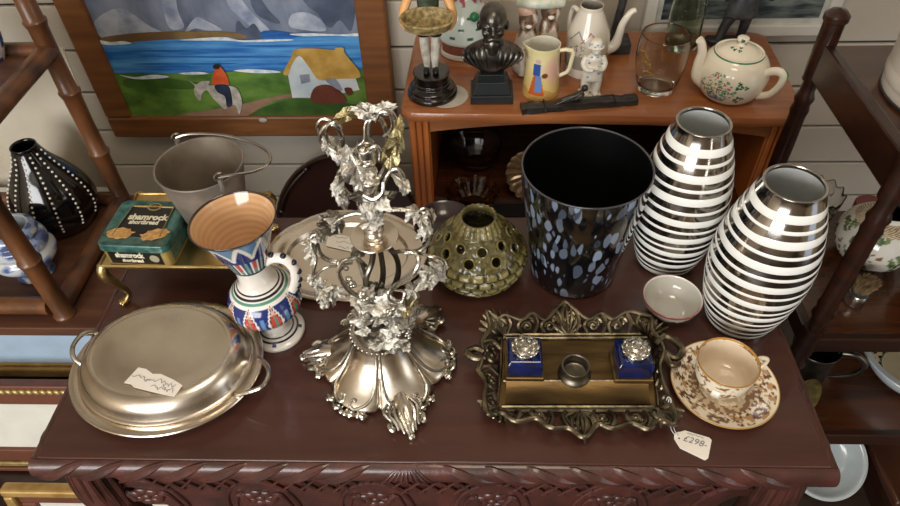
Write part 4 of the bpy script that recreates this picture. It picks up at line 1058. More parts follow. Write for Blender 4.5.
# glass inside
def ondish(name, label, px, py, Z, prof, n, m, category='glass dish', mod=None):
    p = az(px, py, Z); t = thing(name, label, category, p)
    MB().lathe(prof, n, cap0=True, mod=mod).build('dish_body', m, t); return t
ondish('amber_glass_dish', 'amber pressed glass dish with fluted sides on the dark cabinet shelf', 472, 206, SHW + 0.0005, [(0.03, 0), (0.034, 0.002), (0.046, 0.02), (0.058, 0.04), (0.056, 0.041), (0.043, 0.022), (0.028, 0.007), (0.0001, 0.006)], 60, amber_glass, mod=lambda r, z, t: (r * (1 + 0.03 * sin(14 * t)), z))
ondish('clear_glass_bowl', 'clear glass bowl at the back of the dark cabinet shelf', 476, 164, SHW + 0.0005, [(0.025, 0), (0.03, 0.002), (0.05, 0.03), (0.058, 0.06), (0.056, 0.06), (0.047, 0.032), (0.026, 0.008), (0.0001, 0.007)], 48, clear_glass, mod=lambda r, z, t: (r * (1 + 0.02 * sin(12 * t)), z))
p = az(536, 205, SHW + 0.0005) + Vector((0.0, 0.03, 0.0))
sh = thing('scalloped_plate', 'brown scalloped dish standing on edge beside the black vase, inside the cabinet', 'dish', p)
shp = []
shm = MB(); N_ = 64; vs = [Vector((0, 0, 0))]; fs = []
for ring in range(1, 9):
    f_ = ring / 8
    for i in range(N_):
        t = 2 * PI * i / N_; r = 0.06 * f_ * (1 + 0.05 * abs(cos(10 * t)) * f_)
        vs.append(Vector((r * cos(t), r * sin(t), 0.022 * f_ ** 2 + 0.003 * f_ * cos(20 * t))))
for i in range(N_): fs.append((0, 1 + i, 1 + (i + 1) % N_))
for ring in range(7):
    for i in range(N_):
        a_ = 1 + ring * N_; j = (i + 1) % N_; fs.append((a_ + i, a_ + N_ + i, a_ + N_ + j, a_ + j))
shm.add(vs, fs).xf(Matrix.Translation((0, 0, 0.0625)) @ Matrix.Rotation(rad(78), 4, 'X') @ Matrix.Rotation(rad(-20), 4, 'Y')).build('dish_body', mat('brown_lustre', '#8a7050', 0.25, 0.3, col2='#5d4a34', scale=50, coat=0.4), sh, solid=0.003)

# ---------------------------------------------------------------- ornaments on the cabinet
def on(px, py, dz=0.0004): return az(px, py, PT) + Vector((0, 0, dz))
# paper disc
pd = on(447, 96)
po_ = MB().lathe([(0.042, 0), (0.042, 0.001), (0.0001, 0.001)], 48, cap0=True).build('paper_mat', mat('grey_paper', '#b9b4a6', 0.7), None, loc=pd)
tag(po_, 'round pale grey mat under the black plinth of the basket figure', 'mat')
# figure holding a basket
fp = on(432.5, 93.5, 0.0015)
fg = thing('basket_figurine', 'painted figurine in white stockings holding a woven basket, on a round black plinth', 'figurine', fp)
MB().lathe(prof_res([(0.049, 0), (0.0495, 0.006), (0.047, 0.010), (0.044, 0.012), (0.0445, 0.017), (0.040, 0.021), (0.036, 0.024), (0.0365, 0.028), (0.034, 0.031), (0.0345, 0.045), (0.033, 0.048), (0.0001, 0.048)], 0.002), 64, cap0=True).build('plinth', mat('plinth_black', '#17120f', 0.2, coat=0.5), fg)
skin = mat('figure_skin', '#d9a468', 0.4, var=0.08)
sock = mat('figure_stocking', '#d8d2c4', 0.5, col2='#a9a294', scale=90)
blk = mat('figure_black', '#1a1b1c', 0.35)
fgreen = mat('figure_green', '#4b5540', 0.5, col2='#2f3a2c', scale=80)
z0 = 0.048
for s_ in (-1, 1):
    MB().tube(cat([(s_ * 0.0075, 0.004, z0 + 0.006), (s_ * 0.0085, 0.003, z0 + 0.03), (s_ * 0.0105, 0.003, z0 + 0.055), (s_ * 0.011, 0.003, z0 + 0.078)], 5), [0.0052, 0.0085, 0.0092, 0.0088], 12).build('stocking_leg', sock, fg)
    MB().sph((s_ * 0.009, -0.006, z0 + 0.0052), (0.0062, 0.013, 0.0055), 12, 8).build('shoe', blk, fg)
    MB().tube([(s_ * 0.011, 0.003, z0 + 0.074), (s_ * 0.011, 0.004, z0 + 0.11)], [0.012, 0.014], 12).build('breeches_leg', blk, fg)
    MB().tube(cat([(s_ * 0.022, 0.004, z0 + 0.165), (s_ * 0.038, -0.004, z0 + 0.14), (s_ * 0.045, -0.018, z0 + 0.115), (s_ * 0.036, -0.03, z0 + 0.103)], 5), [0.009, 0.0085, 0.0075, 0.007], 10).build('arm', skin, fg)
MB().tube(cat([(0, 0.006, z0 + 0.1), (0, 0.006, z0 + 0.125), (0, 0.006, z0 + 0.15), (0, 0.005, z0 + 0.17)], 4), [0.020, 0.021, 0.023, 0.014], 14, flat=0.8).build('torso', fgreen, fg)
MB().sph((0, 0.003, z0 + 0.195), (0.015, 0.016, 0.019), 16, 12).sph((0, -0.013, z0 + 0.193), 0.003, 8, 6).build('head', skin, fg)
MB().lathe([(0.022, 0.0), (0.0215, 0.002), (0.015, 0.003), (0.013, 0.014), (0.0001, 0.016)], 24, c=(0, 0.004, z0 + 0.205), cap0=True).build('hat', blk, fg)
straw = mat('straw', '#b09a68', 0.6, col2='#6a5a38', scale=120, bump=0.5, bscale=300)
BM_ = Matrix.Translation((0, -0.036, z0 + 0.104)) @ Matrix.Rotation(rad(12), 4, 'X')
bs = MB().oval(0.047, 0.028, [(0.016, 0), (0.006, 0.005), (0.001, 0.020), (0.0, 0.024), (0.003, 0.024), (0.007, 0.010), (0.02, 0.003)], 48, cap0=True, cap1=True).xf(BM_).build('basket', straw, fg)
MB().tube([BM_ @ Vector((0.047 * cos(2 * PI * i / 40), 0.028 * sin(2 * PI * i / 40), 0.0245)) for i in range(40)], 0.0026, 8, closed=True).build('basket_rim', straw, bs)

# crinoline lady behind
lp = on(466, 52)
ld = thing('crinoline_figurine', 'pale porcelain lady with wide white skirt dotted with green, behind the bust', 'figurine', lp)
def skirt(t, z, r, k):
    if z < 0.012: return '#d8d6cc'
    if z < 0.032: return '#7a4a3a'
    for i in range(9):
        for j, zz in enumerate((0.052, 0.070, 0.092)):
            t0 = 2 * PI * (i + 0.5 * j) / 9; dt = abs((t - t0 + PI) % (2 * PI) - PI) * r
            if dt < 0.0055 and abs(z - zz) < 0.0028: return '#2f6a58'
    if z > 0.112 and mnoise.noise(Vector((cos(t) * 3, sin(t) * 3, z * 60))) > 0.05: return '#b05a76'
    return '#ccd8d2'
painted('skirt', [(0.052, 0), (0.054, 0.003), (0.053, 0.011), (0.051, 0.013), (0.0505, 0.030), (0.054, 0.034), (0.056, 0.042), (0.054, 0.065), (0.046, 0.092), (0.032, 0.115), (0.018, 0.132), (0.013, 0.140), (0.0005, 0.142)], 110, skirt, glaze, ld, step=0.002, sy=0.8)
pinkm = mat('figure_pink', '#c06a88', 0.3, col2='#e0b0b8', scale=70, coat=0.3)
MB().tube(cat([(0, 0, 0.136), (0, 0, 0.155), (0, 0, 0.175), (0, 0, 0.186)], 4), [0.014, 0.019, 0.019, 0.008], 14, flat=0.8).build('bodice', pinkm, ld)
for s_ in (-1, 1):
    MB().tube(cat([(s_ * 0.018, 0, 0.175), (s_ * 0.032, -0.012, 0.152), (s_ * 0.02, -0.03, 0.132)], 5), [0.008, 0.007, 0.005], 10).build('arm', pinkm, ld)
MB().sph((0, -0.002, 0.202), (0.014, 0.015, 0.018), 14, 10).build('head', skin, ld)
MB().sph((0, 0.004, 0.208), (0.017, 0.016, 0.018), 14, 10).build('bonnet', pinkm, ld)
MB().sph((0.018, -0.040, 0.098), (0.010, 0.008, 0.010), 12, 8).build('green_posy', mat('posy', '#2f7a52', 0.3), ld)

# bust
bpz = on(491.5, 96)
bu = thing('bust', 'dark pewter bust of a bearded man in drapery on a square stepped plinth', 'bust', bpz)
pew = mat('bust_metal', '#6f6b64', 0.30, 0.85, col2='#45423d', scale=40, bump=0.1)
slate = mat('bust_plinth', '#23282a', 0.35, var=0.2)
MB().box((0, 0, 0.009), (0.082, 0.062, 0.018)).build('plinth_step', slate, bu, bev=0.0015, smooth=False)
pm_ = MB()
pm_.v = [Vector((sx * w_, sy * d_, z)) for (w_, d_, z) in ((0.037, 0.027, 0.018), (0.029, 0.022, 0.042)) for sx, sy in ((-1, -1), (1, -1), (1, 1), (-1, 1))]
pm_.f = [(3, 2, 1, 0), (4, 5, 6, 7)] + [(i, (i + 1) % 4, 4 + (i + 1) % 4, 4 + i) for i in range(4)]; pm_.m = [0] * 6
pm_.build('plinth_block', slate, bu, bev=0.0012, smooth=False)
MB().box((0, 0, 0.049), (0.046, 0.036, 0.015)).build('plinth_neck', slate, bu, bev=0.001, smooth=False)
b_ = MB(); N_ = 40; vs = []; fs = []
TS_ = [(0.019, 0.015, 0.055), (0.026, 0.018, 0.060), (0.040, 0.022, 0.067), (0.051, 0.0245, 0.076), (0.0575, 0.0255, 0.086), (0.0575, 0.025, 0.094), (0.051, 0.0235, 0.1015), (0.038, 0.0215, 0.1085), (0.024, 0.0185, 0.114), (0.016, 0.016, 0.119), (0.0145, 0.0145, 0.13)]
for a_, b2_, z in TS_:
    for i in range(N_):
        t = 2 * PI * i / N_
        fold = 1 + (0.05 * sin(17 * abs(cos(t)) * 1.6) if a_ > 0.03 else 0)
        vs.append(Vector((a_ * cos(t), 0.003 + b2_ * fold * sin(t), z)))
for r_ in range(len(TS_) - 1):
    for i in range(N_): fs.append((r_ * N_ + i, r_ * N_ + (i + 1) % N_, (r_ + 1) * N_ + (i + 1) % N_, (r_ + 1) * N_ + i))
fs += [tuple(reversed(range(N_))), tuple(range((len(TS_) - 1) * N_, len(TS_) * N_))]
b_.add(vs, fs)
sh_ = b_.build('shoulders', pew, bu, sub=1, ang=180)
for s_ in (-1, 1):           # folds of the drapery
    for k in range(5):
        x0 = 0.012 + 0.0095 * k
        pts = [Vector((s_ * x0, 0.004, 0.1175 - 0.0032 * k - 0.0006 * k * k)), Vector((s_ * (x0 * 1.05 + 0.002), -0.014, 0.108 - 0.003 * k)), Vector((s_ * (x0 * 0.98 + 0.002), -0.0225 + 0.0012 * k, 0.092 - 0.001 * k)), Vector((s_ * (x0 * 0.75), -0.0205 + 0.0012 * k, 0.072 + 0.001 * k))]
        MB().tube(cat(pts, 4), [0.0018, 0.0034, 0.0028, 0.0012], 8).build('drapery_fold', pew, sh_)
h_ = MB().sph((0, 0.0, 0.156), (0.0225, 0.027, 0.026), 24, 16).sph((0, -0.004, 0.138), (0.0185, 0.0205, 0.022), 20, 14)
h_.sph((0, -0.024, 0.141), (0.0045, 0.008, 0.0065), 10, 8).sph((0, -0.025, 0.146), (0.0032, 0.004, 0.009), 10, 8)          # nose
for s_ in (-1, 1):
    h_.sph((s_ * 0.0095, -0.0215, 0.1525), (0.008, 0.005, 0.0032), 10, 8)          # brows
    h_.sph((s_ * 0.0225, 0.002, 0.143), (0.004, 0.006, 0.009), 10, 8)              # ears
    h_.sph((s_ * 0.0115, -0.017, 0.139), (0.007, 0.006, 0.006), 10, 8)
    h_.tube(cat([(0, -0.0255, 0.1325), (s_ * 0.007, -0.0245, 0.131), (s_ * 0.013, -0.019, 0.1245)], 3), [0.0035, 0.0038, 0.002], 8)   # moustache
    h_.sph((s_ * 0.010, -0.016, 0.122), (0.0085, 0.0085, 0.009), 12, 8)
h_.sph((0, -0.018, 0.119), (0.0125, 0.0105, 0.014), 16, 12).sph((0, -0.019, 0.108), (0.0085, 0.0075, 0.009), 12, 8)  # beard
h_.v = [Vector((v.x * 1.12, v.y * 1.12 + 0.002, 0.120 + (v.z - 0.120) * 1.10)) for v in h_.v]
hd_ = h_.build('head', pew, bu, remesh=0.0013, smoothmod=2)
for s_ in (-1, 1):
    MB().sph((s_ * 0.0099, -0.021, 0.1502), (0.0045, 0.0038, 0.0028), 10, 8).build('eye', pew, hd_)

# cats
cp_ = on(536, 70)
ct = thing('cat_figurine', 'brown and white porcelain cat figurine behind the yellow pitcher', 'figurine', cp_)
def cat_col(t, z, r, k):
    v_ = mnoise.noise(Vector((cos(t) * 1.6, sin(t) * 1.6, z * 35)))
    return '#dcd2c6' if v_ > 0.12 else ('#5f4636' if v_ < -0.18 else '#9a7c64')
for (ox, oy, hgt, sc) in ((-0.022, 0.0, 0.11, 1.0), (0.020, 0.006, 0.125, 1.05)):
    painted('cat_body', [(0.024 * sc, 0), (0.028 * sc, 0.01), (0.027 * sc, 0.04), (0.021 * sc, 0.075), (0.013 * sc, hgt - 0.015), (0.0005, hgt - 0.008)], 48, cat_col, glaze_matt, ct, c=(ox, oy, 0))
    hm = painted('cat_head', [(0.0005, hgt - 0.02), (0.012, hgt - 0.016), (0.0185, hgt - 0.002), (0.018, hgt + 0.01), (0.011, hgt + 0.0185), (0.0005, hgt + 0.02)], 40, cat_col, glaze_matt, ct, c=(ox, oy - 0.006, 0), cap0=False)
    for s_ in (-1, 1):
        MB().lathe([(0.007, 0), (0.004, 0.008), (0.0003, 0.014)], 12, c=(ox + s_ * 0.0105, oy - 0.004, hgt + 0.012)).build('ear', mat('cat_brown', '#6b4e3c', 0.4), hm)
        MB().sph((ox + s_ * 0.0065, oy - 0.0225, hgt + 0.004), 0.0022, 8, 6).build('eye', blk, hm)
    MB().sph((ox, oy - 0.0235, hgt - 0.003), (0.0065, 0.005, 0.0045), 10, 8).build('muzzle', mat('cat_white', '#e0d8cc', 0.3), hm)
    for s_ in (-1, 1):
        MB().tube([(ox + s_ * 0.009, oy - 0.02, 0.055), (ox + s_ * 0.009, oy - 0.027, 0.004)], [0.007, 0.0065], 10).build('front_leg', mat('cat_white', '#e0d8cc'), ct)
MB().tube(cat([(-0.04, 0.0, 0.145), (-0.02, -0.015, 0.15), (0.01, -0.02, 0.152), (0.04, -0.01, 0.15)], 5), 0.011, 12).build('green_garland', mat('garland', '#a9bda2', 0.35, col2='#d8d4c8', scale=60), ct)
MB().sph((-0.026, -0.004, 0.132), (0.019, 0.016, 0.016), 14, 10).build('pink_hat', mat('hat_pink', '#d6b09c', 0.35), ct)

# pitcher
pp0 = on(540.5, 91)
pi_ = thing('yellow_pitcher', 'small cream-yellow pitcher painted with a woman in blue, angular handle', 'pitcher', pp0)
def pitcol(t, z, r, k):
    if k > 0.5: return '#d6d2c0'
    if z > 0.1135: return '#e9dfae'
    ax = ((t - rad(258) + PI) % (2 * PI) - PI) * 0.032 / 1.3; zz = 0.012 + (z - 0.012) / 1.3
    if abs(ax + 0.004) < 0.010 - (zz - 0.02) * 0.16 and 0.012 < zz < 0.048:
        if ax > -0.006 and zz > 0.018: return '#6d8ec8' if ax < 0.004 else '#c8622c'
        return '#c8622c'
    if abs(ax + 0.004) < 0.0065 and 0.048 <= zz < 0.068: return '#3a5aa0' if ax < 0.0 else '#d8d0c8'
    if (ax + 0.004) ** 2 + (zz - 0.073) ** 2 < 0.0045 ** 2: return '#d9b09a' if zz < 0.0745 else '#c8ccd8'
    if (ax - 0.007) ** 2 + (zz - 0.048) ** 2 < 0.0045 ** 2: return '#7a4630'
    if zz < 0.018 + 0.004 * sin(ax * 200): return '#c9a25c'
    mixc = lambda a_, b_, f_: tuple(p_ + (q_ - p_) * min(1, max(0, f_)) for p_, q_ in zip(a_, b_))
    base = mixc((226, 196, 120), (234, 222, 170), (zz - 0.02) / 0.05)
    base = mixc(base, (222, 176, 158), 1.0 - ((ax - 0.022) / 0.02) ** 2 - ((zz - 0.055) / 0.03) ** 2)
    return mixc(base, (236, 224, 160), (zz - 0.075) / 0.03)
def lip(r, z, t):
    if z > 0.09 and r > 0.02:
        d = (t - PI + PI) % (2 * PI) - PI; d = abs(abs(d) - PI) if False else abs((t - PI))
        k = max(0, 1 - d / 0.55) * (z - 0.09) / 0.025; return r + 0.010 * k, z + 0.003 * k
    return r, z
painted('pitcher_body', [(0.036, 0), (0.0368, 0.002), (0.0345, 0.03), (0.0320, 0.07), (0.0305, 0.1), (0.0312, 0.114), (0.0305, 0.1150), (0.0290, 0.114), (0.0285, 0.1), (0.0295, 0.07), (0.032, 0.012), (0.0003, 0.008)], 140, pitcol, glaze, pi_, step=0.0016, mod=lip)
ig = mat('ivory_glaze', '#eadfc0', 0.16, coat=0.4, var=0.05)
MB().tube([(0.028, -0.004, 0.101), (0.040, -0.005, 0.104), (0.053, -0.006, 0.102), (0.055, -0.006, 0.096), (0.051, -0.006, 0.060), (0.047, -0.005, 0.050), (0.031, -0.004, 0.040)], 0.0042, 10).build('handle', ig, pi_)

pi_.scale = (1, 1, 0.88)
# coffee pot
kp = on(584, 69)
kf = thing('white_coffee_pot', 'open white china coffee pot with tall curved spout, behind the white figurine', 'coffee pot', kp)
def kcol(t, z, r, k):
    if k > 0.5: return '#9a958a'
    ax = ((t - rad(262) + PI) % (2 * PI) - PI); zz = z
    if 0.03 < zz < 0.085 and abs(ax + 0.5) < 0.42:
        v_ = mnoise.noise(Vector((ax * 9, zz * 170, 2)))
        if v_ > 0.25: return '#7d9a80'
        if v_ < -0.28: return '#b08498'
    for c_, cl in ((-0.55, '#6a7078'), (0.1, '#b06050')):
        if abs(zz - (0.112 - abs(ax - c_) * 0.055)) < 0.0018 and abs(ax - c_) < 0.42: return cl
    return '#ddd6c8'
painted('pot_body', [(0.042, 0), (0.0435, 0.003), (0.0445, 0.05), (0.0450, 0.085), (0.0415, 0.102), (0.033, 0.125), (0.0255, 0.145), (0.0235, 0.152), (0.0235, 0.158), (0.0222, 0.159), (0.021, 0.155), (0.024, 0.143), (0.032, 0.12), (0.042, 0.09), (0.0415, 0.012), (0.0003, 0.009)], 130, kcol, glaze, kf, step=0.002)
wg = mat('china_white', '#ddd6c8', 0.15, coat=0.4, var=0.05)
MB().tube(cat([(0.040, 0, 0.052), (0.056, -0.002, 0.062), (0.062, -0.003, 0.085), (0.066, -0.004, 0.115), (0.078, -0.005, 0.142), (0.088, -0.005, 0.148)], 6), [0.015, 0.012, 0.009, 0.0075, 0.0065, 0.006], 14).build('spout', wg, kf)
MB().tube(cat([(-0.020, 0.025, 0.130), (-0.030, 0.048, 0.128), (-0.034, 0.056, 0.09), (-0.030, 0.048, 0.05), (-0.024, 0.036, 0.042)], 5), 0.005, 10).build('handle', wg, kf)

kf.scale = (0.95, 0.95, 0.86)
# chef figurine
sp = on(589.5, 94)
sf = thing('white_figurine', 'small white porcelain figure with touches of blue, between pitcher and glass tumbler', 'figurine', sp)
bodyw = mat('bisque_white', '#e2ddd0', 0.3, coat=0.2, var=0.05)
blu = mat('blue_touch', '#6f9ac4', 0.4)
f2 = MB()
for s_ in (-1, 1):
    f2.tube(cat([(s_ * 0.0095, -0.002, 0.002), (s_ * 0.0105, 0, 0.025), (s_ * 0.009, 0, 0.055)], 4), [0.0085, 0.0105, 0.0125], 12).sph((s_ * 0.010, -0.007, 0.005), (0.007, 0.011, 0.005), 12, 8)
    f2.tube(cat([(s_ * 0.015, 0, 0.094), (s_ * 0.0205, -0.004, 0.080), (s_ * 0.015, -0.013, 0.070), (s_ * 0.002, -0.018, 0.074 + 0.003 * s_)], 4), [0.0065, 0.0065, 0.0055, 0.0048], 10)
f2.lathe([(0.0195, 0.040), (0.0185, 0.060), (0.0165, 0.078), (0.0170, 0.092), (0.0095, 0.100), (0.006, 0.106)], 24, sy=0.8, cap0=True, cap1=True)
f2.sph((0.001, -0.003, 0.112), (0.0105, 0.012, 0.0125), 16, 12).sph((0.001, -0.0155, 0.1105), (0.0022, 0.0026, 0.003), 8, 6)
f2.lathe([(0.0165, 0.117), (0.0175, 0.1185), (0.0135, 0.121), (0.0125, 0.128), (0.0085, 0.1335), (0.002, 0.135)], 24, cap0=True, cap1=True)
bf = f2.build('figure', bodyw, sf, remesh=0.0012, smoothmod=2)
rq = random.Random(12)
for k in range(9):       # blue sprigs on hat brim, scarf and sleeves
    a_ = rad(200 + 18 * k); zz = (0.1225, 0.1275, 0.0975)[k % 3]; rr_ = (0.0135, 0.0125, 0.0125)[k % 3]
    MB().sph((rr_ * cos(a_), rr_ * sin(a_) * (0.85 if k % 3 == 2 else 1), zz), (0.0026, 0.0016, 0.0013), 8, 6).build('blue_sprig', blu, bf)
for (x, z) in ((-0.012, 0.086), (0.013, 0.084), (-0.004, 0.066), (0.010, 0.060), (-0.011, 0.052)):
    MB().sph((x, -0.0135 - 0.001 * (abs(x) < .006), z), (0.0030, 0.0018, 0.0014), 8, 6).build('blue_sprig', blu, bf)
MB().box((0, 0.001, 0.001), (0.044, 0.034, 0.002)).build('base', bodyw, sf, bev=0.0008)

sf.scale = (0.95, 0.95, 0.86)
# carved bog-oak strip
w0 = az(580, 104, PT) + Vector((0, 0, 0.0003))
bg = thing('carved_wood_strip', 'long dark carved wooden strip with a tiny reclining figure, at the cabinet front', 'carving', w0)
bog = mat('bog_oak', '#1c1a18', 0.4, col2='#34302b', scale=30, stretch=(1, 6, 6), bump=0.5, bscale=120, coat=0.2)
pa = az(521, 111, PT) - w0; pb = az(636, 101.5, PT) - w0; dv = (pb - pa); L_ = dv.length; dv.normalize(); sd = Vector((-dv.y, dv.x, 0))
m_ = MB(); rr_ = random.Random(2)
NN = 24; vs = []
for i in range(NN + 1):
    c_ = pa + dv * (L_ * i / NN); wdt = 0.013 + 0.0018 * rr_.uniform(-1, 1); ht = 0.011 + 0.0025 * sin(i * 0.8) * rr_.random() + 0.002 * (abs(i - 12) < 5)
    vs += [c_ - sd * wdt, c_ + sd * wdt, c_ + sd * wdt * 0.9 + Vector((0, 0, ht)), c_ + Vector((0, 0, ht + 0.003)), c_ - sd * wdt * 0.9 + Vector((0, 0, ht))]
fs = [(i * 5 + j, i * 5 + (j + 1) % 5, (i + 1) * 5 + (j + 1) % 5, (i + 1) * 5 + j) for i in range(NN) for j in range(5)] + [(4, 3, 2, 1, 0), tuple(range(NN * 5, NN * 5 + 5))]
m_.add(vs, fs).build('log', bog, bg, ang=25)
for f_ in (0.2, 0.80):
    c_ = pa + dv * L_ * f_
    MB().tube([c_ - sd * 0.014 + Vector((0, 0, 0.002)), c_ - sd * 0.0125 + Vector((0, 0, 0.0125)), c_ + Vector((0, 0, 0.0155)), c_ + sd * 0.0125 + Vector((0, 0, 0.0125))], 0.0018, 6).build('strap', bog, bg)
c_ = pa + dv * L_ * 0.47 + Vector((0, 0, 0.015))
m_ = MB().tube(cat([c_ - dv * 0.030 + Vector((0, 0, 0.002)), c_ - dv * 0.012 + Vector((0, 0, 0.006)), c_ + Vector((0, 0, 0.008)), c_ + dv * 0.012 + Vector((0, 0, 0.016))], 4), [0.004, 0.006, 0.008, 0.006], 10).sph(c_ + dv * 0.014 + Vector((0, 0, 0.024)), 0.0065, 12, 8)
m_.tube([c_ - dv * 0.032 - sd * 0.005, c_ + dv * 0.002 - sd * 0.004 + Vector((0, 0, 0.004))], 0.0036, 8).tube([c_ + dv * 0.01 - sd * 0.006 + Vector((0, 0, 0.012)), c_ - dv * 0.006 - sd * 0.009 + Vector((0, 0, 0.006))], 0.003, 8)
m_.build('reclining_figure', bog, bg, remesh=0.0012, smoothmod=2)
MB().tube([c_ - dv * 0.042 - sd * 0.011, c_ + dv * 0.004 - sd * 0.006 + Vector((0, 0, 0.016))], 0.0013, 6).build('stick', bog, bg)

# tumbler
tp0 = on(655, 88)
tu = thing('glass_tumbler', 'clear barrel-shaped glass tumbler with gold lettering, left of the teapot', 'tumbler', tp0)
MB().lathe(prof_res([(0.032, 0), (0.035, 0.002), (0.043, 0.03), (0.0485, 0.062), (0.0475, 0.092), (0.0448, 0.112), (0.0442, 0.1135), (0.0430, 0.1125), (0.0454, 0.092), (0.0464, 0.062), (0.0410, 0.03), (0.031, 0.011), (0.0003, 0.0095)], 0.004), 64, cap0=True).build('glass_body', clear_glass, tu)
goldp = mat('gold_print', '#c89a3c', 0.3, 0.8)
gm = MB()
for k, (t_, z, s_) in enumerate(((216, 0.088, 3), (222, 0.072, 4), (232, 0.056, 6))):
    r_ = 0.0488; c_ = Vector((r_ * cos(rad(t_)), r_ * sin(rad(t_)), z)); tn = Vector((-sin(rad(t_)), cos(rad(t_)), -0.35))
    scribble(gm, frame3(c_, tn, Vector((0, 0, 1))), 0.022, s_, 0.0011, 0.0055, 9)
gm.build('gold_lettering', goldp, tu)
# bubble glass bottle
bp0 = on(680, 46)
bt = thing('green_glass_bottle', 'pale green bubbled glass bottle standing behind the tumbler', 'bottle', bp0)
MB().lathe(prof_res([(0.030, 0), (0.034, 0.004), (0.0355, 0.05), (0.034, 0.09), (0.028, 0.125), (0.018, 0.16), (0.013, 0.2), (0.0125, 0.235), (0.0145, 0.24), (0.0145, 0.25), (0.011, 0.25), (0.0095, 0.235), (0.010, 0.2), (0.015, 0.16), (0.025, 0.125), (0.031, 0.09), (0.0325, 0.05), (0.030, 0.009), (0.0003, 0.008)], 0.005), 48, cap0=True).build('bottle_body', green_glass, bt)
rb = random.Random(4); bub = MB().sph((0, 0, 0), 0.0013, 8, 6).mesh('bubble', mat('bubble', '#d8e6d4', 0.1, trans=0.6))
for k in range(40):
    t_ = rb.uniform(PI, 2 * PI); z = rb.uniform(0.01, 0.12); inst(bub, 'bubble', bt, Matrix.Translation((0.0335 * cos(t_) * (1 - max(0, z - .09) * 4), 0.0335 * sin(t_) * (1 - max(0, z - .09) * 4), z)))

# teapot
ep = on(726.5, 94)
te = thing('china_teapot', 'round ivory china teapot with a painted scene and green-edged lid', 'teapot', ep)
def teacol(t, z, r, k):
    ax = ((t - rad(252) + PI) % (2 * PI) - PI); zz = z
    if abs(z - 0.086) < 0.0013 and r > 0.04: return '#3f8a5a'
    u, v = ax + 0.42, zz
    if abs(u) < 0.58 and 0.014 < v < 0.068:
        e = abs(u) / 0.62 + abs(v - 0.038) / 0.036
        if e < 1.05:
            n_ = mnoise.noise(Vector((u * 12, v * 190, 4)))
            if v < 0.028 and n_ > 0.0 and abs(u) < 0.3: return '#5a86b8'
            if v < 0.024: return '#7fb08a' if n_ < -0.1 else '#ece4d2'
            if n_ > 0.22: return '#5a9a62'
            if n_ < -0.25: return '#c86a74' if v > 0.04 else '#4a4a4a'
            if 0.1 < n_: return '#b8c8a8'
    for (cu_, cv) in ((0.62, 0.056), (0.70, 0.050), (0.58, 0.048), (0.60, 0.022), (0.68, 0.028), (0.70, 0.018), (0.80, 0.026), (0.84, 0.049)):
        for q in range(3):
            du = (u - cu_ ) * 0.068 - 0.0024 * cos(q * 2.1); dv_ = v - cv - 0.0024 * sin(q * 2.1)
            if du * du + dv_ * dv_ < 0.0021 ** 2: return '#2f6a44'
    return '#efe6d2'
painted('teapot_body', [(0.040, 0), (0.046, 0.002), (0.056, 0.010), (0.0655, 0.026), (0.069, 0.044), (0.066, 0.062), (0.058, 0.076), (0.050, 0.083), (0.0475, 0.086), (0.0475, 0.0885), (0.044, 0.0885), (0.041, 0.084)], 200, teacol, glaze, te, step=0.0014)
def lidcol(t, z, r, k):
    for (cx_, cy_) in ((-0.016, -0.014), (-0.008, -0.020), (-0.019, -0.006), (-0.004, -0.012)):
        for q in range(3):
            if (r * cos(t) - cx_ - .0022 * cos(q * 2.1)) ** 2 + (r * sin(t) - cy_ - .0022 * sin(q * 2.1)) ** 2 < 0.0019 ** 2 and r > 0.01: return '#2f6a44'
    return '#efe6d2'
tl_ = painted('lid', [(0.0432, 0.083), (0.0432, 0.0865), (0.038, 0.089), (0.028, 0.0945), (0.016, 0.0985), (0.009, 0.0995), (0.0065, 0.102), (0.0065, 0.105), (0.0105, 0.108), (0.0115, 0.1115), (0.009, 0.1145), (0.0005, 0.1155)], 120, lidcol, glaze, te, step=0.0012, cap0=False)
ivg = mat('teapot_ivory', '#efe6d2', 0.13, coat=0.5, var=0.04)
gre = mat('green_line', '#3f8a3a', 0.2)
MB().tube(cat([(-0.055, 0.0, 0.030), (-0.070, 0.0, 0.040), (-0.074, 0.0, 0.062), (-0.073, 0, 0.085), (-0.079, 0, 0.103), (-0.085, 0, 0.110)], 6), [0.016, 0.013, 0.0105, 0.009, 0.008, 0.0075], 14).build('spout', ivg, te)
hpt = cat([(0.044, -0.040, 0.062), (0.052, -0.049, 0.072), (0.063, -0.058, 0.076), (0.071, -0.064, 0.070), (0.070, -0.064, 0.053), (0.061, -0.055, 0.030), (0.045, -0.040, 0.018)], 6)
th = MB().tube(hpt, [0.0078, 0.0075, 0.0075, 0.0065, 0.007], 12).build('handle', ivg, te)
MB().tube([p + Vector((0.0055, -0.002, 0.0035)) for p in hpt[12:22]], 0.0026, 8).build('green_edge', gre, th)

te.scale = (0.93, 0.93, 1.04)
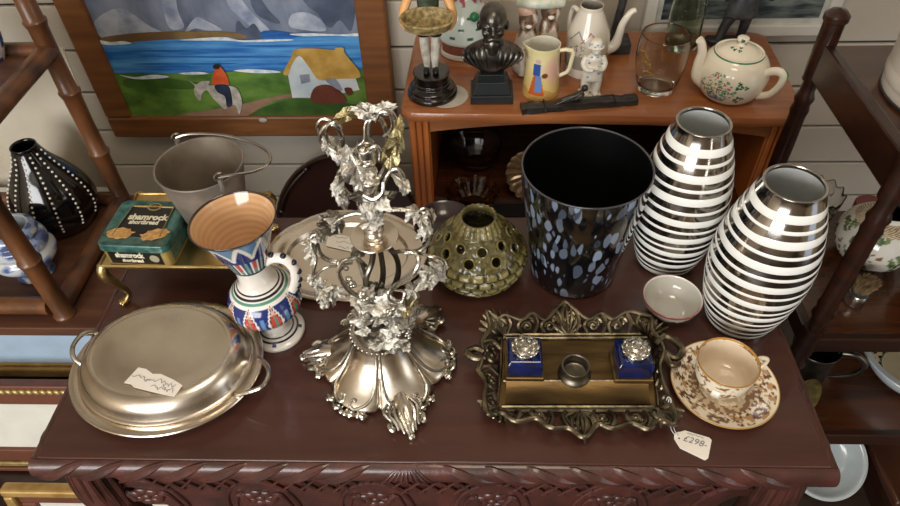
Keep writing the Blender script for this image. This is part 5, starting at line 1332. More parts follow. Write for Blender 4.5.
# dark bronze walking figure at the back
dp = on(733, 41)
df = thing('bronze_figure', 'dark grey bronze walking figure in a short tunic behind the teapot', 'figurine', dp)
brz = mat('grey_bronze', '#2c2d2f', 0.5, 0.4, col2='#4a4b4d', scale=50, bump=0.3)
d2 = MB()
d2.tube(cat([(-0.036, -0.006, 0.005), (-0.026, 0.0, 0.035), (-0.010, 0.0, 0.075)], 4), [0.008, 0.0105, 0.014], 12).sph((-0.044, -0.012, 0.006), (0.016, 0.008, 0.006), 12, 8)
d2.tube(cat([(0.010, 0.0, 0.005), (0.014, 0, 0.035), (0.013, 0.0, 0.075)], 4), [0.008, 0.0105, 0.014], 12).sph((0.003, -0.008, 0.006), (0.015, 0.008, 0.006), 12, 8)
d2.lathe([(0.034, 0.058), (0.031, 0.075), (0.024, 0.105), (0.026, 0.135), (0.024, 0.16), (0.010, 0.168)], 24, sy=0.7, cap0=True, cap1=True)
d2.sph((0, -0.002, 0.19), (0.015, 0.017, 0.019), 14, 10).tube([(0, 0, 0.16), (0, 0, 0.185)], 0.009, 10)
for s_ in (-1, 1): d2.tube(cat([(s_ * 0.024, 0, 0.155), (s_ * 0.042, -0.008, 0.125), (s_ * 0.044, -0.025, 0.10)], 4), [0.009, 0.008, 0.006], 10)
d2.build('figure', brz, df, remesh=0.002, smoothmod=2)
MB().prism(rrect(0.09, 0.05, 0.01), 0.003, Matrix.Translation((-0.012, -0.004, -0.0002))).build('base', brz, df)
# dark slab statue behind coffee pot
xp = on(615, 49)
dx_ = thing('dark_stand', 'dark square-based stand with a slim post, behind the coffee pot spout', 'stand', xp)
MB().box((0, 0, 0.012), (0.055, 0.05, 0.024)).build('base', brz, dx_, bev=0.002, smooth=False)
MB().tube([(-0.008, 0, 0.023), (0.0, 0.0, 0.10), (0.004, 0, 0.2)], [0.009, 0.008, 0.012], 12).build('post', brz, dx_)
MB().sph((0.004, 0, 0.215), (0.02, 0.018, 0.018), 14, 10).build('finial', brz, dx_)
# white framed seascape leaning at the back of the cabinet
def frame_on_wall(name, label, X0, X1, Z0, Z1, Y, w_, m, art, depth=0.02, tilt=0.0):
    c_ = Vector(((X0 + X1) / 2, Y, Z0)); t = thing(name, label, 'picture', c_); t.rotation_euler = (-tilt, 0, 0)
    hw = (X1 - X0) / 2; H = Z1 - Z0
    for (a_, b_, c2, d2_) in ((-hw, hw, 0, w_), (-hw, hw, H - w_, H), (-hw, -hw + w_, w_, H - w_), (hw - w_, hw, w_, H - w_)):
        MB().bx(a_, b_, -depth, 0, c2, d2_).build('frame_rail', m, t, bev=0.003, smooth=False)
    art(t, hw - w_, w_, H - w_, -depth * 0.6)
    return t
a1 = ay(640, 36, 1.432); a2 = ay(829, 34, 1.432)
whitep = mat('white_frame_paint', '#cfcdc6', 0.45, var=0.05)
seamat = mat('dark_seascape', '#27323a', 0.5, col2='#77807a', scale=14, stretch=(1, 1, 5), lo=0.4, hi=0.66)
def seaart(t, hw, z0, z1, y):
    MB().bx(-hw, hw, y, y + 0.004, z0, z1).build('inner_mat', mat('grey_mat', '#b9b9b2', 0.6), t, smooth=False)
    MB().bx(-hw + 0.012, hw - 0.012, y - 0.0012, y + 0.002, z0 + 0.014, z1 - 0.014).build('picture_print', seamat, t, smooth=False)
frame_on_wall('framed_seascape', 'white-framed dark seascape standing behind the teapot', a1.x, a2.x, a1.z + 0.0, a1.z + 0.32, 1.442, 0.026, whitep, seaart)
# ================================================================ big painting on the wall
PY = 1.425
L0 = ay(120, 138, PY); L1 = ay(395, 127, PY)
Xo0, Xo1 = ay(78, 50, PY).x, ay(391, 60, PY).x
Xi0, Xi1 = ay(112, 66, PY).x, ay(363, 66, PY).x
Zb = ay(250, 134, PY).z; Zi = ay(250, 114, PY).z; Zt = 0.42
pt = thing('landscape_painting', 'wood-framed painting of a donkey rider and thatched cottage by a blue sea', 'painting', Vector(((Xo0 + Xo1) / 2, WY, Zb)))
PO = Vector(pt.location)
for (x0, x1, z0, z1) in ((Xo0, Xo1, Zb, Zi), (Xo0, Xo1, Zt - 0.05, Zt), (Xo0, Xi0, Zi, Zt - 0.05), (Xi1, Xo1, Zi, Zt - 0.05)):
    MB().bx(x0, x1, PY - 0.014, WY - 0.001, z0, z1).shift(-PO).build('frame_rail', frame_wood, pt, bev=0.006, smooth=False)
def oil(name, c1, c2, sc=40, st=(1, 1, 1), lo=0.35, hi=0.65):
    return mat('oil_' + name, c1, 0.42, col2=c2, scale=sc, stretch=st, bump=0.35, bscale=140, lo=lo, hi=hi)
oils = [oil('cliff', '#566078', '#8791a6', 9, (1.6, 1, 0.8)), oil('cliff_dark', '#454f66', '#646e84', 14), oil('cloud', '#7d89a4', '#b9c2d0', 22), oil('shore', '#6a5238', '#8a7048', 20), oil('sea', '#1f66b8', '#58a2e0', 12, (0.6, 1, 6)), oil('foam', '#b8d0e6', '#eef2f4', 60), oil('grass', '#40652a', '#6f9440', 14, (1, 1, 2)), oil('dark_grass', '#345424', '#4a6e2e', 16), oil('path', '#8a6a58', '#a0826a', 20), oil('cottage', '#b9c8d2', '#dce2e2', 16), oil('thatch', '#b08a3c', '#caa65a', 30), oil('brown', '#5d3026', '#74402f', 20), oil('donkey', '#9a948c', '#c9c2b8', 50), oil('shirt', '#c04a22', '#d8663a', 40), oil('trousers', '#1c2436', '#303a50', 40), oil('grey_window', '#7a8494', '#98a2ae', 30), oil('sea_dark', '#1a56a2', '#2f78c4', 16, (0.6, 1, 6)), oil('hair', '#241a14', '#33261c', 40)]
CL, CD_, CLD, SHO, SEA, FOAM, GR, GRD, PATH, COT, THA, BRO, DON, SHI, TRO, GWI, SED, HAI = range(18)
cm = MB(); lay = [0]
def paint(px, mi, soft=True):
    lay[0] += 1; y = PY - 0.0003 * lay[0]
    pts = [ay(x, yy, PY) for x, yy in px]
    if soft: pts = cat(pts, 4, True)
    pts = [Vector((min(max(p.x, Xi0 - 0.002), Xi1 + 0.002), y, min(max(p.z, Zi - 0.002), Zt - 0.048))) - PO for p in pts]
    if sum(pts[i].x * pts[(i + 1) % len(pts)].z - pts[(i + 1) % len(pts)].x * pts[i].z for i in range(len(pts))) < 0: pts.reverse()
    cm.flat(pts, mi)
cm.bx(Xi0 - 0.005, Xi1 + 0.005, PY + 0.0005, PY + 0.01, Zi - 0.005, Zt - 0.045, CL); cm.shift(-PO)
top = -110
paint([(30, top), (400, top), (400, 60), (110, 60)], CL, False)
paint([(300, top), (360, top), (358, -20), (352, 30), (340, 20), (330, 28), (318, 14), (300, -10)], CD_)
paint([(94, 22), (120, 8), (150, 26), (168, 36), (140, 40), (104, 38)], CLD)
paint([(150, -60), (172, -20), (178, 10), (184, 27), (170, 28), (163, 8), (160, -10), (140, -50)], CLD)
paint([(220, -30), (235, -10), (252, 12), (270, 30), (262, 34), (244, 20), (228, 4)], CLD)
paint([(240, -60), (262, 0), (280, 22), (268, 20), (252, 6)], CD_)
paint([(185, 32), (196, 17), (206, 20), (218, 26), (222, 30), (208, 30), (196, 28)], CLD)
paint([(292, 14), (308, 12), (322, 20), (326, 30), (308, 30), (290, 26)], CLD)
paint([(238, 20), (246, 28), (254, 23), (262, 33), (270, 36), (262, 40), (240, 38), (236, 30)], CD_)
paint([(96, 38), (130, 33), (170, 31), (215, 31), (240, 33), (245, 38), (200, 37.5), (160, 40), (120, 42), (98, 41)], SHO)
paint([(98, 41), (122, 42), (160, 39.5), (200, 37.5), (226, 36), (245, 40), (268, 38), (266, 32), (290, 33), (362, 33), (368, 72), (300, 72), (250, 72), (180, 75), (116, 76)], SEA, False)
paint([(265, 38), (262, 31), (275, 30), (300, 34), (290, 38)], SED)
for y0, x0, x1 in ((50, 120, 250), (56, 150, 330), (63, 130, 240), (45, 230, 340)):
    paint([(x0, y0), ((x0 + x1) / 2, y0 - 1.2), (x1, y0 - 0.5), ((x0 + x1) / 2, y0 + 1.2)], SED)
paint([(100, 39), (112, 41), (124, 40), (132, 42.5), (116, 44), (102, 43)], FOAM)
paint([(180, 39), (200, 37), (226, 36), (240, 39), (262, 38.5), (290, 38), (290, 39.5), (250, 41), (228, 39.5), (200, 39.5)], FOAM)
paint([(290, 33), (310, 32), (340, 33), (358, 32), (358, 35), (330, 34.5), (305, 35)], FOAM)
paint([(110, 72), (180, 72.5), (240, 70), (290, 69), (366, 68), (372, 120), (240, 124), (122, 126)], GR, False)
paint([(126, 78), (160, 76), (190, 80), (206, 82), (190, 88), (150, 86), (128, 86)], GRD)
paint([(250, 112), (290, 98), (330, 100), (370, 106), (368, 120), (252, 120)], GRD)
paint([(200, 110), (240, 103), (262, 98), (292, 92), (296, 95), (276, 99), (262, 106), (250, 113), (235, 118), (170, 120), (180, 113)], PATH)
paint([(120, 73), (136, 75.5), (154, 73), (170, 75), (160, 77), (136, 77.5)], FOAM)
paint([(234, 69), (252, 67.5), (276, 69), (280, 71), (256, 71.5)], FOAM)
paint([(180, 71.5), (198, 70), (210, 72), (190, 73)], FOAM)
# cottage
paint([(288, 70), (291, 58), (300, 52), (318, 76), (322, 92), (318, 96), (293, 96)], COT, False)
paint([(318, 76), (356, 76), (360, 88), (340, 92), (320, 92)], COT, False)
paint([(284, 71), (292, 55), (296, 47.5), (316, 46.5), (334, 48), (336, 46), (344, 46), (345, 51), (354, 62), (360, 70), (359, 76), (340, 77), (320, 78), (310, 66), (300, 54), (292, 64), (289, 73)], THA)
paint([(300, 73), (310, 72), (311, 80), (302, 82)], GWI, False)
paint([(311, 97), (314, 87), (321, 83), (330, 83), (340, 88), (347, 100), (330, 102), (316, 101)], BRO)
paint([(326, 78), (336, 77), (343, 88), (336, 86)], GWI)
paint([(345, 86), (352, 86), (353, 92), (348, 93)], BRO)
# donkey and rider
paint([(190, 78), (197, 82), (203, 79), (211, 79), (210, 83), (222, 83), (236, 85), (241, 92), (243, 102), (240, 112), (237, 104), (230, 103), (226, 107), (219, 101), (214, 96), (208, 88), (203, 92), (202, 98), (198, 96), (195, 88), (196, 84)], DON)
paint([(214, 74), (217, 65.5), (222, 65), (228, 74), (230, 82), (226, 84), (216, 83), (213, 80)], SHI)
paint([(216, 83), (229, 83), (233, 95), (233, 103), (228, 104), (226, 94), (219, 90)], TRO)
paint([(214, 64), (216, 62), (220.5, 62.5), (220.5, 66), (216, 66.5)], HAI)
cm.build('canvas', oils, pt, smooth=False)
hk = MB().sph(ay(263, 120, PY - 0.016) - PO, (0.011, 0.004, 0.007), 12, 8); hk.build('paint_chip', mat('chip', '#a8a49c', 0.6), pt)

# ================================================================ dark oval tray leaning on the wall under the painting
tc_ = ay(348, 150, 1.38)
ovl, ovr = tc_.x - 0.220, fl.x + 0.008     # between the bucket side and the cabinet side
OA = (ovr - ovl) / 2
ov = thing('dark_oval_tray', 'dark brown oval wooden tray with a metal handle, standing on end below the painting', 'tray', Vector(((ovl + ovr) / 2, 1.32, FZ)))
OH = (tc_.z - FZ) / 2 + 0.005
OM = Matrix.Rotation(rad(-5), 4, 'X') @ Matrix.Translation((0, 0, OH)) @ Matrix.Rotation(PI / 2, 4, 'X')
ovm = mat('tray_wood', '#2c1814', 0.3, col2='#3a211b', scale=8, coat=0.3)
ovb = MB().oval(OA, OH, [(0.01, 0), (0.002, 0.004), (0, 0.018), (0.004, 0.022), (0.009, 0.020), (0.014, 0.009), (0.05, 0.006)], 72, cap0=True, cap1=True).xf(OM).build('tray_body', ovm, ov)
hl = [OM @ Vector(((OA - 0.014) * cos(rad(a_)), (OH - 0.012) * sin(rad(a_)), 0.022 + 0.014 * sin(PI * (a_ - 118) / 42))) for a_ in range(118, 161, 3)]
MB().tube(hl, 0.003, 8).build('handle', mat('handle_metal', '#5a534c', 0.35, 0.9), ov)
for p in (hl[0], hl[-1]): MB().sph(p, (0.007, 0.006, 0.007), 10, 8).build('handle_mount', mat('handle_metal', '#5a534c'), ov)

# ================================================================ bamboo stand on the left
BZ = -0.14
bs_o = Vector((-0.92, 0.89, BZ))
bsn = thing('bamboo_stand', 'brown bamboo shelf stand at the left, holding dotted vase and blue pot', 'shelf stand', bs_o)
XP, YF, YB = -0.733, 0.748, 1.042
def post(x, y, z0=BZ, z1=0.62, r=0.0165):
    m = MB(); pts = []; rs = []; k = 0; z = z0
    while z < z1:
        ze = min(z1, z + 0.135)
        for t, f_ in ((0, 1.16), (0.03, 1.2), (0.06, 1.0), (0.5, 0.95), (0.94, 1.0), (0.99, 1.12)):
            pts.append(Vector((x, y, z + (ze - z) * t))); rs.append(r * f_)
        z = ze
    m.tube(pts, rs, 14).shift(-bs_o); return m.build('bamboo_post', bamboo, bsn)
for x in (XP, -1.15):
    for y in (YF, YB): post(x, y)
def rail(p, q, r=0.014): MB().tube([Vector(p), Vector(p).lerp(Vector(q), 0.02), Vector(p).lerp(Vector(q), 0.5), Vector(q)], [r * 1.1, r, r * 0.96, r], 12).shift(-bs_o).build('bamboo_rail', bamboo, bsn)
for z in (BZ + 0.0185, 0.215):
    rail((XP, YF, z), (XP, YB, z), 0.0165); rail((-1.15, YF, z), (-1.15, YB, z)); rail((XP, YB, z), (-1.15, YB, z)); 
    rail((XP - 0.02, YF + 0.004, z), (-1.15, YF + 0.004, z), 0.0165)
shm_ = mat('stand_shelf', '#4a2f22', 0.4, col2='#5d3c2a', scale=6, stretch=(1, 8, 8))
MB().bx(-1.15, XP, YF, YB, 0.200, 0.212).shift(-bs_o).build('shelf_board', shm_, bsn, bev=0.002, smooth=False)
rail((XP - 0.16, YF, 0.23), (XP - 0.075, YB - 0.04, 0.23), 0.008)

# black dotted vase
dv0 = az(62, 222, BZ) + Vector((0.012, 0.0, 0.0003))
dvz = thing('dotted_vase', 'glossy black teardrop vase with rows of white dots on the bamboo stand', 'vase', dv0)
dprof = [(0.042, 0), (0.055, 0.006), (0.073, 0.035), (0.078, 0.062), (0.070, 0.095), (0.052, 0.13), (0.034, 0.16), (0.0245, 0.185), (0.0235, 0.192), (0.021, 0.192), (0.020, 0.185), (0.028, 0.16), (0.03, 0.12), (0.0003, 0.11)]
MB().lathe(prof_res(dprof, 0.004), 64, cap0=True).build('vase_body', black_gloss, dvz)
dotm = MB().sph((0, 0, 0), (0.0024, 0.0024, 0.0024), 8, 6).mesh('dot', mat('white_dot', '#e0dcd2', 0.4))
dQ = prof_res(dprof[:9], 0.001); dP = [dQ[i] for i in range(0, len(dQ), 11) if 0.03 < dQ[i][1] < 0.186]
for k in range(12):
    for i_, (r, z) in enumerate(dP):
        t_ = 2 * PI * k / 12 + 0.25 * (z - 0.05) * 6
        if sin(t_) < 0.35: inst(dotm, 'dot', dvz, Matrix.Translation((r * cos(t_), r * sin(t_), z)))
# blue and white ringed pot
bw0 = az(29, 282, BZ) + Vector((0.004, 0.026, 0.0003))
bw = thing('blue_white_pot', 'blue and white ringed pottery pot on the bamboo stand, behind the bamboo post', 'pot', bw0)
def bwcol(t, z, r, k):
    if k > 0.5: return '#8f9698'
    n_ = mnoise.noise(Vector((cos(t) * 2.2, sin(t) * 2.2, z * 70)))
    return '#4a5a86' if n_ > 0.14 else ('#8796b4' if n_ > -0.1 else '#bcbfc2')
painted('pot_body', [(0.032, 0), (0.034, 0.004), (0.030, 0.018), (0.045, 0.032), (0.056, 0.048), (0.056, 0.060), (0.050, 0.070), (0.052, 0.078), (0.050, 0.090), (0.043, 0.097), (0.045, 0.104), (0.042, 0.113), (0.035, 0.118), (0.031, 0.116), (0.033, 0.105), (0.04, 0.06), (0.03, 0.03), (0.0003, 0.025)], 110, bwcol, glaze, bw, step=0.002)
# blue and white jar on the upper shelf
uj0 = az(0, 60, 0.212) + Vector((-0.022, 0.0, 0.0003))
uj = thing('blue_white_jar', 'small blue and white china jar on the upper bamboo shelf', 'jar', uj0)
def ujcol(t, z, r, k):
    if k > 0.5: return '#c0c0bc'
    n_ = mnoise.noise(Vector((cos(t) * 3, sin(t) * 3, z * 60)))
    return '#2e3f78' if n_ > 0.1 else '#d0d2d2'
painted('jar_body', [(0.028, 0), (0.030, 0.003), (0.038, 0.03), (0.040, 0.06), (0.033, 0.085), (0.026, 0.095), (0.027, 0.102), (0.025, 0.103), (0.023, 0.095), (0.034, 0.06), (0.025, 0.01), (0.0003, 0.008)], 90, ujcol, glaze, uj, step=0.002)
# cream board behind the vase
cb = [ay(-6, 97, 1.12), ay(74, 95, 1.12), ay(106, 196, 1.075)]
cbx = thing('wrapped_board', 'cream board wrapped in clear film leaning behind the dotted vase', 'board', Vector((-0.895, 1.10, BZ)))
cbx.rotation_euler = (rad(-6), 0, 0)
MB().bx(-0.16, 0.125, 0, 0.006, 0, 0.31).build('board_panel', mat('cream_board', '#b9ab90', 0.7, col2='#cfc4ac', scale=5), cbx, smooth=False)
wf_ = MB(); NX, NZ = 22, 24; rw = random.Random(8); vs = []
for i in range(NZ + 1):
    for j in range(NX + 1): vs.append(Vector((-0.162 + 0.29 * j / NX, -0.003 - 0.006 * abs(mnoise.noise(Vector((j * 0.5, i * 0.5, 3)))), 0.001 + 0.312 * i / NZ)))
wf_.add(vs, [(i * (NX + 1) + j, i * (NX + 1) + j + 1, (i + 1) * (NX + 1) + j + 1, (i + 1) * (NX + 1) + j) for i in range(NZ) for j in range(NX)])
film = bpy.data.materials.new('clear_film'); film.use_nodes = True
fb = film.node_tree.nodes['Principled BSDF']; fb.inputs['Alpha'].default_value = 0.12; fb.inputs['Roughness'].default_value = 0.06; fb.inputs['Base Color'].default_value = (0.9, 0.9, 0.9, 1)
wf_.build('film_wrap', film, cbx, ang=20)

# ---------------------------------------------------------------- chest and framed pictures stacked under the stand
rk0 = Vector((-0.91, 0.89, FZ))
rk = thing('picture_rack', 'dark wooden shelf unit under the bamboo stand with stacked framed pictures', 'shelf', rk0)
def rkp(name, x0, x1, y0, y1, z0, z1, m=shm_): return MB().bx(x0, x1, y0, y1, z0, z1).shift(-rk0).build(name, m, rk, bev=0.002, smooth=False)
rkp('top_board', -1.17, -0.648, 0.715, 1.075, BZ - 0.022, BZ)
rkp('back_panel', -1.17, -0.655, 1.06, 1.072, FZ, BZ - 0.022, darkwood)
rkp('side_panel', -1.17, -1.152, 0.84, 1.06, FZ, BZ - 0.022, darkwood)
rkp('side_panel', -0.673, -0.655, 0.84, 1.06, FZ, BZ - 0.022, darkwood)
rkp('shelf', -1.152, -0.673, 0.745, 1.06, -0.374, -0.356, darkwood)
rkp('front_panel', -1.152, -0.673, 0.745, 0.76, -0.525, -0.374, darkwood)
rkp('ledge', -1.152, -0.60, 0.60, 0.76, -0.543, -0.525, darkwood)
rkp('ledge_front', -1.152, -0.61, 0.612, 0.63, FZ, -0.543, darkwood)
goldf = mat('gold_frame', '#a5814a', 0.4, 0.5, col2='#c2a164', scale=30, bump=0.15)
goldr = mat('rope_gold', '#8a7648', 0.4, 0.6, col2='#b8a26a', scale=60)
bluemat = mat('blue_mount', '#9fb3c6', 0.6, var=0.06)
creammat = mat('cream_mount', '#cdcbc0', 0.6, var=0.05)
brownf = mat('brown_frame', '#5a3424', 0.4, col2='#6d4130', scale=10)
glassy = mat('dull_print', '#6d7a84', 0.2, col2='#98a2a8', scale=20)
def framed(name, label, X0, X1, Yb, Zb, H, lean, bars, mount, picture=None):
    # bars: nested (width, depth, material) from outside in; leaning back by 'lean'
    t = thing(name, label, 'picture', Vector(((X0 + X1) / 2, Yb, Zb))); t.rotation_euler = (-lean, 0, 0)
    hw = (X1 - X0) / 2; o_ = 0
    for w_, dp_, m in bars:
        for (a_, b_, c2, d2_) in ((-hw + o_, hw - o_, o_, o_ + w_), (-hw + o_, hw - o_, H - o_ - w_, H - o_), (-hw + o_, -hw + o_ + w_, o_ + w_, H - o_ - w_), (hw - o_ - w_, hw - o_, o_ + w_, H - o_ - w_)):
            MB().bx(a_, b_, -dp_, 0, c2, d2_).build('frame_rail', m, t, bev=min(w_, dp_) * 0.25, smooth=False)
        o_ += w_
    MB().bx(-hw + o_ - 0.002, hw - o_ + 0.002, -0.006, -0.001, o_ - 0.002, H - o_ + 0.002).build('mount', mount, t, smooth=False)
    if picture:
        x0, x1, z0, z1 = picture
        MB().bx(x0, x1, -0.0072, -0.005, z0, z1).build('print', glassy, t, smooth=False)
        for (a_, b_, c2, d2_) in ((x0 - .002, x1 + .002, z0 - .002, z0), (x0 - .002, x1 + .002, z1, z1 + .002), (x0 - .002, x0, z0, z1), (x1, x1 + .002, z0, z1)):
            MB().bx(a_, b_, -0.0078, -0.005, c2, d2_).build('print_border', brownf, t, smooth=False)
    return t, hw, o_
f1, hw1, _ = framed('gold_framed_picture', 'gold-framed picture with pale blue mount, just under the bamboo stand', -1.13, -0.685, 0.775, -0.3557, 0.185, rad(3), [(0.026, 0.020, goldf), (0.006, 0.012, goldf)], bluemat)
MB().bx(hw1 - 0.055, hw1 - 0.028, -0.0215, -0.0202, 0.004, 0.024).build('paper_slip', paper, f1, smooth=False)
# middle picture: rope-gold over brown, white mount
f2_, hw2, o2 = framed('rope_framed_picture', 'brown and rope-gold framed picture with white mount leaning below the blue one', -1.14, -0.635, 0.655, -0.5247, 0.238, rad(14), [(0.010, 0.022, brownf), (0.012, 0.018, goldr), (0.034, 0.014, brownf)], creammat, (0.105, 0.165, 0.085, 0.135))
rope = MB().sph((0, 0, 0), (0.0085, 0.005, 0.006), 8, 6).mesh('rope_bead', goldr)
for k in range(36):
    inst(rope, 'rope_bead', f2_, Matrix.Translation((-hw2 + 0.016 + k * 0.0136, -0.019, 0.238 - 0.016)) @ Matrix.Rotation(rad(30), 4, 'Y'))
# front picture: wide gold frame on the floor
f3, hw3, o3 = framed('wide_gold_framed_picture', 'wide gold-framed picture standing on the floor beside the table leg', -0.915, -0.47, 0.515, FZ + 0.0003, 0.322, rad(11), [(0.020, 0.024, goldf), (0.030, 0.014, brownf)], creammat, (-0.05, 0.08, 0.06, 0.22))

# ================================================================ dark shelf stand on the right
rs_o = Vector((0.83, 0.84, FZ))
rsn = thing('dark_shelf_stand', 'dark wooden open shelf stand with turned posts to the right of the table', 'shelf stand', rs_o)
RX, RYF, RYB = 0.548, 0.69, 0.985
TS, MS, LS, BS = 0.235, -0.115, -0.42, -0.73
def turned(x, y):
    m = MB(); pr = []
    def seg(z0, z1, kind):
        if kind == 'b': return [(0.016, z0), (0.016, z1)]
        n_ = 24; out = []
        for i in range(n_ + 1):
            t = i / n_; r = 0.0115 + 0.003 * sin(PI * t)
            if abs(t - 0.12) < 0.03 or abs(t - 0.88) < 0.03: r = 0.0165
            if abs(t - 0.22) < 0.02 or abs(t - 0.78) < 0.02: r = 0.0155
            out.append((r, z0 + (z1 - z0) * t))
        return out
    zs = [FZ, BS - 0.03, BS + 0.02, LS - 0.045, LS + 0.02, MS - 0.045, MS + 0.02, TS - 0.055, TS + 0.02, TS + 0.045]
    for i in range(len(zs) - 1): pr += seg(zs[i], zs[i + 1], 't' if (i % 2 == 0 and 0 < i < 8) else 'b')
    pr += [(0.019, TS + 0.047), (0.019, TS + 0.055), (0.012, TS + 0.062), (0.0003, TS + 0.066)]
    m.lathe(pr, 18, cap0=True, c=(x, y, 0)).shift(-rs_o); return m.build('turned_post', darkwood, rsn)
for x in (RX, 1.12):
    for y in (RYF, RYB): turned(x, y)
for z in (TS, MS, LS):
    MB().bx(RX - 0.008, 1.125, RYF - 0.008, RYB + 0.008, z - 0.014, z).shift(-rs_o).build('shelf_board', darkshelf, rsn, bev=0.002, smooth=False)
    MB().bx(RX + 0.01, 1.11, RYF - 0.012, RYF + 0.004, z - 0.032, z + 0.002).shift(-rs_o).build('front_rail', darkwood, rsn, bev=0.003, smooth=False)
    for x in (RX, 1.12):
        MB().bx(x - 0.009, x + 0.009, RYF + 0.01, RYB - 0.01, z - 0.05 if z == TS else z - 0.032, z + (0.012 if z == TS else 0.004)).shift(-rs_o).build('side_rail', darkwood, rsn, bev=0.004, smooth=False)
# enamel bin
q = az(860, 84, TS)
eb0 = Vector((0.568 + 0.128, 0.838, TS + 0.0003))
eb = thing('enamel_bin', 'large off-white enamel bin on the top of the dark shelf stand', 'bin', eb0)
MB().lathe(prof_res([(0.110, 0), (0.114, 0.002), (0.118, 0.08), (0.122, 0.22), (0.126, 0.24), (0.124, 0.244), (0.118, 0.238), (0.113, 0.08), (0.108, 0.01), (0.0003, 0.008)], 0.02), 64, cap0=True).build('bin_body', mat('off_white_enamel', '#b6ada0', 0.35, col2='#c6bfb2', scale=6, coat=0.2), eb)
MB().lathe([(0.1105, 0.0), (0.1155, 0.001), (0.1158, 0.004), (0.1145, 0.0055)], 64).build('bottom_rim', mat('rim_dark', '#2d2a28', 0.4), eb)
# ginger jar
gj = Vector((0.705, 0.868, MS + 0.0003))
gjt = thing('ginger_jar', 'round white porcelain ginger jar painted with dark green trees, on the shelf stand', 'jar', gj)
def gjcol(t, z, r, k):
    if k > 0.5: return '#1a1714'
    if z > 0.103: return '#d8d4c8'
    if z > 0.090: return '#8a6a44' if int(t * 30 + z * 900) % 2 else '#d0c4a8'
    n_ = mnoise.noise(Vector((cos(t) * 2.6, sin(t) * 2.6, z * 30))); n2 = mnoise.noise(Vector((cos(t) * 9, sin(t) * 9, z * 110)))
    if n_ > 0.1 and n2 > -0.12: return '#3e5a34' if n2 < 0.15 else '#74804e'
    if n_ < -0.3 and n2 > 0.1: return '#7a5a3c'
    return '#cfcbc0'
painted('jar_body', [(0.034, 0), (0.040, 0.003), (0.058, 0.022), (0.066, 0.048), (0.060, 0.075), (0.044, 0.094), (0.031, 0.101), (0.028, 0.104), (0.028, 0.110), (0.0255, 0.1105), (0.025, 0.104), (0.04, 0.085), (0.055, 0.05), (0.03, 0.01), (0.0003, 0.008)], 130, gjcol, glaze, gjt, step=0.002)
# shaving brush
br0 = az(853, 304, MS) + Vector((0.002, 0.004, 0.0003))
brt = thing('shaving_brush', 'shaving brush with silver handle and brown bristles in front of the ginger jar', 'brush', br0)
MB().lathe([(0.014, 0), (0.0158, 0.002), (0.0155, 0.012), (0.0165, 0.016), (0.0155, 0.022), (0.0145, 0.024)], 32, cap0=True, cap1=True).build('handle', silver_b, brt)
MB().lathe([(0.0135, 0.024), (0.014, 0.028), (0.0135, 0.03)], 32, cap1=True).build('collar', mat('brush_collar', '#2f3a38', 0.3), brt)
bm2 = MB(); rb = random.Random(6)
for k in range(220):
    a_ = rb.uniform(0, 2 * PI); r = 0.0125 * math.sqrt(rb.random()); e = 1.55
    bm2.tube([(r * cos(a_), r * sin(a_), 0.029), (r * 1.25 * cos(a_) + 0.003, r * 1.25 * sin(a_), 0.045), (r * e * cos(a_) + 0.006, r * e * sin(a_), 0.060 - 0.5 * r)], [0.0009, 0.0009, 0.0003], 4)
bm2.build('bristles', mat('bristle', '#4a3826', 0.7, col2='#8a7352', scale=90), brt, kind='stuff')
# black kettle
kt0 = Vector((0.792, 0.757, MS + 0.0003))
kt = thing('black_pot', 'round black iron pot at the right edge of the middle shelf', 'pot', kt0)
ironb = mat('black_iron', '#0f0e0e', 0.45)
MB().lathe(prof_res([(0.04, 0), (0.055, 0.006), (0.068, 0.035), (0.066, 0.06), (0.052, 0.08), (0.046, 0.083), (0.048, 0.088), (0.043, 0.088), (0.042, 0.08), (0.055, 0.05), (0.04, 0.01), (0.0003, 0.009)], 0.006), 48, cap0=True).build('pot_body', ironb, kt)
MB().tube(cat([(-0.05, -0.02, 0.082), (-0.062, -0.035, 0.092), (-0.058, -0.045, 0.078), (-0.05, -0.035, 0.066)], 5), 0.004, 8).build('lug', ironb, kt)
# glass bowl and red box at the back of the middle shelf
gb0 = Vector((0.617, 0.942, MS + 0.0003))
gb = thing('cut_glass_bowl', 'clear glass bowl in shadow at the back of the middle shelf', 'bowl', gb0)
MB().lathe(prof_res([(0.02, 0), (0.025, 0.002), (0.035, 0.03), (0.044, 0.085), (0.042, 0.086), (0.033, 0.032), (0.022, 0.008), (0.0003, 0.007)], 0.005), 72, cap0=True, mod=lambda r, z, t: (r * (1 + 0.025 * sin(12 * t)), z + (0.004 * sin(12 * t) if z > 0.06 else 0))).build('bowl_body', clear_glass, gb)
rd0 = Vector((0.735, 0.955, MS + 0.0003))
rd = thing('red_tin', 'small dark red round tin behind the ginger jar', 'tin', rd0)
redm = mat('red_paint', '#7a1a1c', 0.3, coat=0.3)
MB().lathe([(0.028, 0), (0.029, 0.001), (0.029, 0.034), (0.0275, 0.035)], 40, cap0=True, cap1=True).build('tin_body', redm, rd)
MB().lathe([(0.030, 0.034), (0.030, 0.046), (0.0285, 0.0475)], 40, cap0=True, cap1=True).build('tin_lid', redm, rd)
MB().sph((0, 0, 0.050), (0.005, 0.005, 0.004), 10, 8).build('knob', mat('red_knob', '#a8484a', 0.2), rd)

